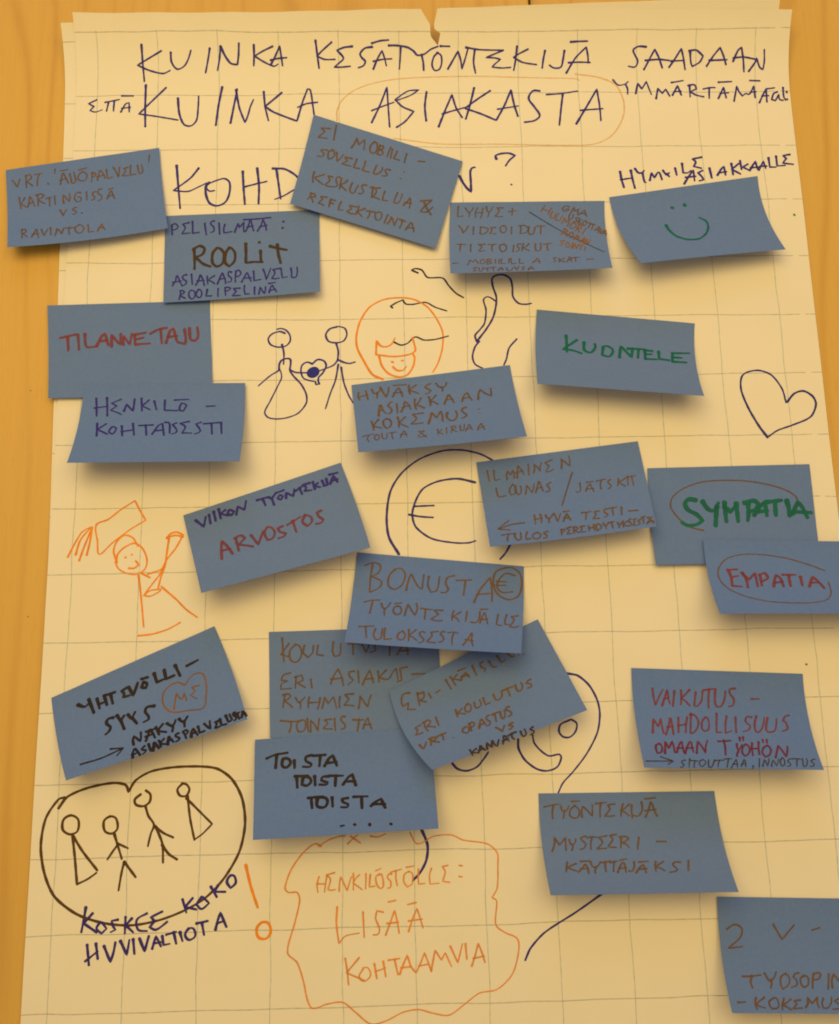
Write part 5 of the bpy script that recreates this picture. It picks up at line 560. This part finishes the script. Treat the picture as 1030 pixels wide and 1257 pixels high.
n17|handwritten_word|dark|1.98|1496,3087 1921,3056/1581,3097 1605,3611/1750,3168 1747,3526 1943,3600 2031,3354 1977,3144 1722,3114/2158,3145 2168,3595/2598,3217 2427,3248 2453,3404 2592,3522 2561,3671 2392,3652/2740,3183 3135,3199/2965,3209 2963,3769/3207,3696 3382,3462 3497,3373 3596,3822/3265,3601 3602,3640
n17|ink_dot|dark|1.61|2377,4589 2461,4567/*2750,4560,1.17/*3155,4606,1.33/*3727,4640,1.17
n18|handwritten_word|dark|2.17|730,1020 921,1283 1100,1091/1058,971 1125,1799/1286,1115 1304,1701/1502,1102 1519,1663/1302,1467 1489,1460/1527,1122 1817,1169/1683,1165 1682,1720/2190,1188 1995,1240 2050,1440 2002,1610 2182,1650/2214,1207 2278,1726 2400,1408 2487,1167/2632,1282 2551,1476 2663,1617 2721,1404 2638,1236/2610,1059 2792,1101/2988,1051 2992,1546 3206,1531/3280,1078 3254,1568 3495,1552/3603,1078 3642,1687/3894,1336 4238,1271
n18|handwritten_word|dark|2.05|1609,2474 1458,2438 1397,2656 1478,2932 1403,3140 1301,3221/1718,2433 1778,2796 1907,2582/1783,2748 1818,3302/2007,2608 2071,2919 2214,2612/2101,2889 2181,3264/2746,2690 2550,2612 2471,2810 2516,3051 2514,3256 2352,3321
n18|drawn_heart|rustbrown|1.12|3700,2216 3532,1966 3267,1985 3054,2281 2989,2793 3082,3219 3256,3428 3592,3562 3978,3699 4143,3144 4246,2526 4231,2017 4046,1877 3838,2019 3700,2216/3224,3223 3325,2791 3408,2480 3454,2787 3516,2884 3612,2603 3608,3053/4039,2522 3840,2473 3903,2720 3752,2858 3887,3137
n18|handwritten_word|dark|1.74|1955,4325 1962,4099 2014,3854 2075,4041 2150,4270 2190,4060 2219,3786/2288,4349 2389,4069 2454,3829 2477,3804 2520,4082 2544,4343/2315,4128 2535,4111/2640,3816 2646,4033 2669,4254/2843,3773 2724,3930 2665,4043 2755,4147 2864,4247/2946,3827 3018,4003 3059,4080 3141,3946 3191,3802/3075,4036 3061,4188 3022,4338/3285,3820 3324,3982 3380,4018 3441,3978 3518,3835/3390,4043 3383,4176 3369,4308/2357,3865 2583,3876
n18|handwritten_word|dark|1.67|1847,4991 1872,4754 1943,4538 1967,4574 2018,4787 2048,4985/1844,4836 2024,4797/2226,4586 2164,4640 2127,4684 2167,4776 2229,4807 2200,4911 2118,4985/2338,4559 2341,4755 2341,4948/2406,4987 2442,4790 2474,4578 2493,4583 2546,4781 2567,4964/2407,4845 2558,4814/2622,4572 2636,4732 2631,4917/2764,4560 2680,4657 2634,4751 2716,4819 2800,4884/2824,4918 2850,4714 2896,4525 2895,4500 2938,4717 2983,4896/2826,4783 2973,4719/3173,4530 3095,4539 3078,4643 3112,4704 3157,4788 3130,4871 3043,4915/3295,4535 3319,4713 3326,4921/3277,4541 3362,4494 3416,4592 3379,4695 3326,4724/3464,4934 3494,4718 3573,4537 3568,4543 3598,4747 3640,4954/3482,4803 3628,4766/3707,4535 3706,4722 3698,4875 3840,4864/3884,4509 3944,4718 4012,4867 4017,4672 4043,4462/4274,4605 4149,4607 4198,4704 4126,4902 4191,4910 4267,4893/4309,4557 4305,4737 4322,4871 4436,4885/4481,4471 4493,4679 4502,4814 4551,4812 4612,4756 4590,4593 4588,4470/4736,4470 4691,4468 4672,4546 4705,4642 4730,4717 4714,4810 4658,4842/4727,4565 4795,4558 4844,4534/4791,4554 4786,4691 4801,4856/4865,4817 4913,4674 4936,4517 4937,4536 4980,4685 4997,4822/4890,4703 5000,4687
n18|drawn_arrow|dark|1.36|476,4379 1049,4431 1669,4302/1340,4109 1669,4302 1457,4595
n19|handwritten_word|red|1.3|584,986 596,1441 627,1846 746,1440 889,1021/814,1861 926,1412 999,1072 1020,1101 1022,1490 1052,1766/877,1543 1040,1419/1218,1103 1173,1499 1127,1887/1410,1052 1405,1365 1363,1781/1664,1007 1520,1260 1380,1484 1483,1553 1622,1831/1833,1122 1788,1495 1750,1811 1818,1848 1927,1677 1998,1445 2030,1075/2060,1014 2271,955 2432,914/2231,949 2183,1441 2155,1905/2411,958 2371,1410 2380,1788 2470,1851 2568,1719 2657,1393 2699,1040/2995,874 2866,907 2814,1023 2844,1221 2920,1415 2884,1720 2750,1827/3436,1390 3658,1379
n19|handwritten_word|red|1.3|438,3241 475,2898 512,2541 624,2931 729,2509 728,2829 746,3270/806,3314 930,2857 996,2475 1019,2508 1025,2881 1019,3308/878,2933 1059,2899/1238,2446 1209,2822 1172,3199/1500,2409 1423,2825 1380,3202/1186,2867 1432,2766/1621,2218 1562,2778 1513,3229/1582,2288 1709,2281 1801,2603 1735,2949 1611,3189 1512,3242/2019,2397 1912,2592 1867,2964 1929,3101 2050,3008 2098,2659 2081,2441 2031,2375/2364,2192 2315,2654 2263,3160 2414,3147/2640,2307 2567,2730 2515,3189 2706,3066/2894,2354 2860,2735 2827,3151/3363,2334 3225,2321 3158,2548 3207,2673 3271,2788 3202,2993 3037,3085/3501,2275 3409,2675 3395,3044 3459,3112 3574,2949 3660,2694 3726,2338/3814,2352 3744,2703 3708,3013 3782,3093 3941,3022 4025,2722 4070,2388/4449,2201 4338,2246 4243,2485 4310,2555 4337,2777 4315,2933 4158,3026
n19|handwritten_word|darkred|1.36|569,3776 465,3871 441,4106 461,4278 584,4200 625,3958 595,3812 557,3811/672,4275 707,4013 745,3668 809,4031 944,3647 960,3957 949,4230/1011,4220 1083,3961 1181,3683 1221,3676 1204,3954 1214,4230/1043,4012 1230,3973/1235,4265 1342,3912 1440,3656 1484,3701 1469,3941 1486,4191/1296,4003 1512,3963/1566,4239 1627,3883 1674,3628 1758,3908 1814,4241 1857,3927 1951,3579
n19|handwritten_word|darkred|1.36|2250,3613 2438,3606 2617,3560/2418,3548 2414,3893 2367,4315/2764,3728 2745,3959 2763,4053 2861,3890 2913,3757/2776,4042 2706,4248 2667,4373/3029,3730 2927,3862 2854,4164 2899,4354 3008,4256 3096,4017 3072,3790 3031,3773/3209,3666 3161,3946 3135,4321/3402,3611 3351,3959 3328,4265/3156,3964 3350,3955/3635,3781 3510,3896 3424,4152 3474,4373 3596,4299 3694,4032 3663,3840 3628,3772/3759,4404 3871,4018 3936,3769 4011,4054 4064,4357 4136,4129 4194,3820/2892,3395 2873,3582/2994,3372 2969,3560/3537,3493 3529,3653/3651,3489 3638,3649
n19|drawn_arrow|green_brown|0.87|94,4683 834,4664/530,4451 860,4663 684,4833
n19|handwritten_word|green_brown|0.87|1198,4609 1124,4628 1078,4706 1104,4797 1133,4847 1090,4936 1009,4972/1331,4531 1289,4755 1259,4947/1343,4632 1454,4622 1538,4651/1458,4634 1424,4784 1388,4987/1698,4572 1594,4649 1570,4826 1607,4935 1693,4847 1757,4698 1737,4614 1690,4560/1850,4585 1818,4756 1811,4920 1844,4969 1915,4883 1972,4719 2020,4564/2001,4629 2152,4580 2270,4593/2156,4605 2100,4741 2062,4935/2302,4524 2422,4503 2513,4505/2417,4505 2367,4724 2309,4950/2430,4958 2522,4760 2633,4518 2632,4532 2625,4761 2601,4934/2500,4771 2636,4779/2714,4870 2784,4714 2843,4544 2866,4555 2862,4743 2836,4905/2755,4772 2862,4747/3058,4846 3013,5015
n19|handwritten_word|green_brown|0.87|3293,4476 3253,4701 3210,4920/3317,4862 3387,4650 3426,4501 3447,4654 3456,4860 3525,4634 3562,4460/3567,4857 3607,4698 3665,4534 3696,4675 3707,4848 3776,4667 3827,4466/3963,4405 3870,4528 3843,4694 3867,4850 3943,4773 3979,4604 3981,4452 3933,4414/4183,4456 4132,4472 4072,4578 4091,4640 4128,4736 4078,4820 4006,4859/4219,4458 4353,4442 4451,4456/4359,4448 4310,4655 4275,4849/4507,4440 4483,4663 4459,4828 4511,4852 4565,4758 4624,4564 4618,4449/4845,4460 4794,4461 4719,4569 4752,4631 4781,4687 4739,4818 4644,4829
n20|handwritten_word|brown|1.12|147,663 419,566 602,539/407,600 372,928 368,1248/623,638 645,846 719,893 803,791 839,622/710,859 694,1073 662,1258/1028,600 892,795 852,1070 959,1234 1086,1179 1134,885 1071,698 988,636/930,413 1163,398/1191,1187 1193,911 1236,650 1371,895 1484,1156 1501,880 1510,583/1608,537 1764,494 1906,488/1750,508 1714,852 1699,1202/2143,565 1944,602 1987,830 1824,1155 1949,1166 2102,1144/2378,564 2310,884 2289,1165/2547,586 2426,772 2305,883 2400,970 2514,1165/2618,617 2598,889 2596,1264/2902,486 2906,849 2815,1118 2741,1191 2615,1127/2969,1231 3083,869 3152,501 3180,514 3239,906 3297,1204/2971,921 3290,861/3005,339 3312,284
n20|handwritten_word|brown|1.12|261,2845 348,2470 366,2153 480,2561 673,2182 650,2515 642,2821/761,2282 790,2511 837,2526 908,2479 952,2270/833,2517 840,2666 797,2828/1250,2141 1169,2156 1083,2235 1129,2362 1206,2517 1139,2732 1020,2773/1265,2231 1391,2172 1570,2199/1398,2204 1345,2497 1328,2796/1811,2132 1590,2206 1674,2448 1488,2774 1603,2763 1759,2742/2081,2074 1897,2116 1968,2312 1804,2654 1925,2704 2025,2707/2207,2228 2177,2501 2150,2736/2151,2203 2323,2172 2416,2290 2302,2422 2202,2482 2323,2577 2380,2728/2697,2241 2648,2525 2603,2815/3179,2449 3440,2456
n20|handwritten_word|brown|1.18|618,3405 581,3607 549,3858/854,3471 727,3558 590,3656 672,3731 835,3841/869,3896 996,3712 1089,3519 1106,3525 1148,3713 1142,3958/934,3740 1158,3721/983,3367 1232,3363/1252,3388 1277,3608 1338,3671 1454,3566 1508,3445/1383,3663 1327,3825 1325,3960/1515,3426 1646,3433 1803,3373/1650,3394 1628,3636 1617,3899/1784,3462 1901,3393 1990,3384/1899,3404 1859,3626 1821,3888/1928,3939 2020,3662 2116,3455 2155,3485 2160,3713 2152,3937/1992,3740 2192,3710/2059,3342 2252,3281/2435,3426 2408,3673 2355,3832 2282,3909 2236,3843/2420,3973 2533,3753 2633,3597 2670,3577 2684,3799 2696,3985/2517,3801 2740,3770/2565,3445 2827,3414/3022,3439 2974,3671 2965,3910/3231,3440 3099,3567 2982,3715 3090,3756 3205,3893/3692,3494 3539,3477 3463,3597 3501,3701 3564,3845 3486,3936 3327,3977/3917,3410 3885,3643 3841,3908
n21|handwritten_number|brown|1.12|223,1394 457,1186 646,1345 588,1727 215,2210 622,2135
n21|handwritten_letter|brown|1.12|1550,1163 1761,1814 2139,1178/2637,1387 2867,1273
n21|handwritten_word|brown|1.18|495,3419 734,3409 1028,3349/772,3373 703,3624 723,3917/1134,3268 1211,3550 1250,3603 1375,3480 1472,3204/1294,3537 1283,3741 1229,3920/1745,3261 1600,3393 1538,3694 1571,3950 1708,3826 1808,3622 1799,3338 1725,3335/2105,3245 1999,3280 1922,3424 1978,3494 2010,3623 1976,3783 1820,3885/2248,3365 2125,3476 2117,3742 2174,3879 2295,3776 2345,3538 2322,3389 2211,3348/2521,3266 2462,3525 2416,3916/2512,3284 2675,3231 2710,3333 2616,3508 2489,3536/2940,3296 2901,3597 2843,3942/2975,3866 3001,3531 3087,3276 3180,3577 3353,3222 3361,3586 3339,3900
n21|handwritten_word|brown|1.18|222,4549 448,4519/761,4340 707,4599 725,4840/997,4322 845,4480 726,4630 813,4707 965,4775/1263,4341 1110,4497 1105,4682 1158,4806 1342,4739 1364,4551 1341,4351 1249,4340/1547,4361 1467,4633 1430,4861/1733,4385 1600,4541 1481,4619 1586,4751 1684,4844/2007,4416 1808,4463 1880,4588 1729,4810 1876,4784 2003,4770/2095,4761 2194,4552 2212,4287 2305,4580 2504,4271 2455,4505 2474,4740/2653,4339 2586,4560 2590,4752 2698,4771 2789,4660 2860,4493 2886,4294/3178,4341 3048,4374 2951,4469 3039,4572 3124,4605 3045,4774 2856,4812"""
INKLABEL = {}
for i, ln in enumerate(INK.split('\n')):
    own, name, colour, width, txt = ln.split('|')
    if own == 'sheet': o = write(name, colour, float(width) * 1.12, txt, (50 / 2000, 50 / 2000), sheet_surf, front, .16)
    else:
        root, surf = SURF[own]
        o = write(name, colour, float(width) * (1.15 if colour in ('brown', 'red', 'green_ink') else 1.05), txt, (127 / 5000, 76 / 5000), surf, root, .14)
    word = {'blueink': 'blue', 'brown_ink': 'dark brown', 'green_ink': 'green', 'faint_orange': 'faint orange', 'rustbrown': 'orange brown', 'rust': 'rusty orange', 'darkred': 'dark red', 'green_brown': 'faint brown', 'ink': 'dark', 'bubble': ((.085, .044, .013), .93), 'ink_thin': 'dark thin', 'bubble': 'brown'}.get(colour, colour)
    if name not in ('handwritten_word',): o['label'] = word + ' marker ' + name.replace('_', ' ')
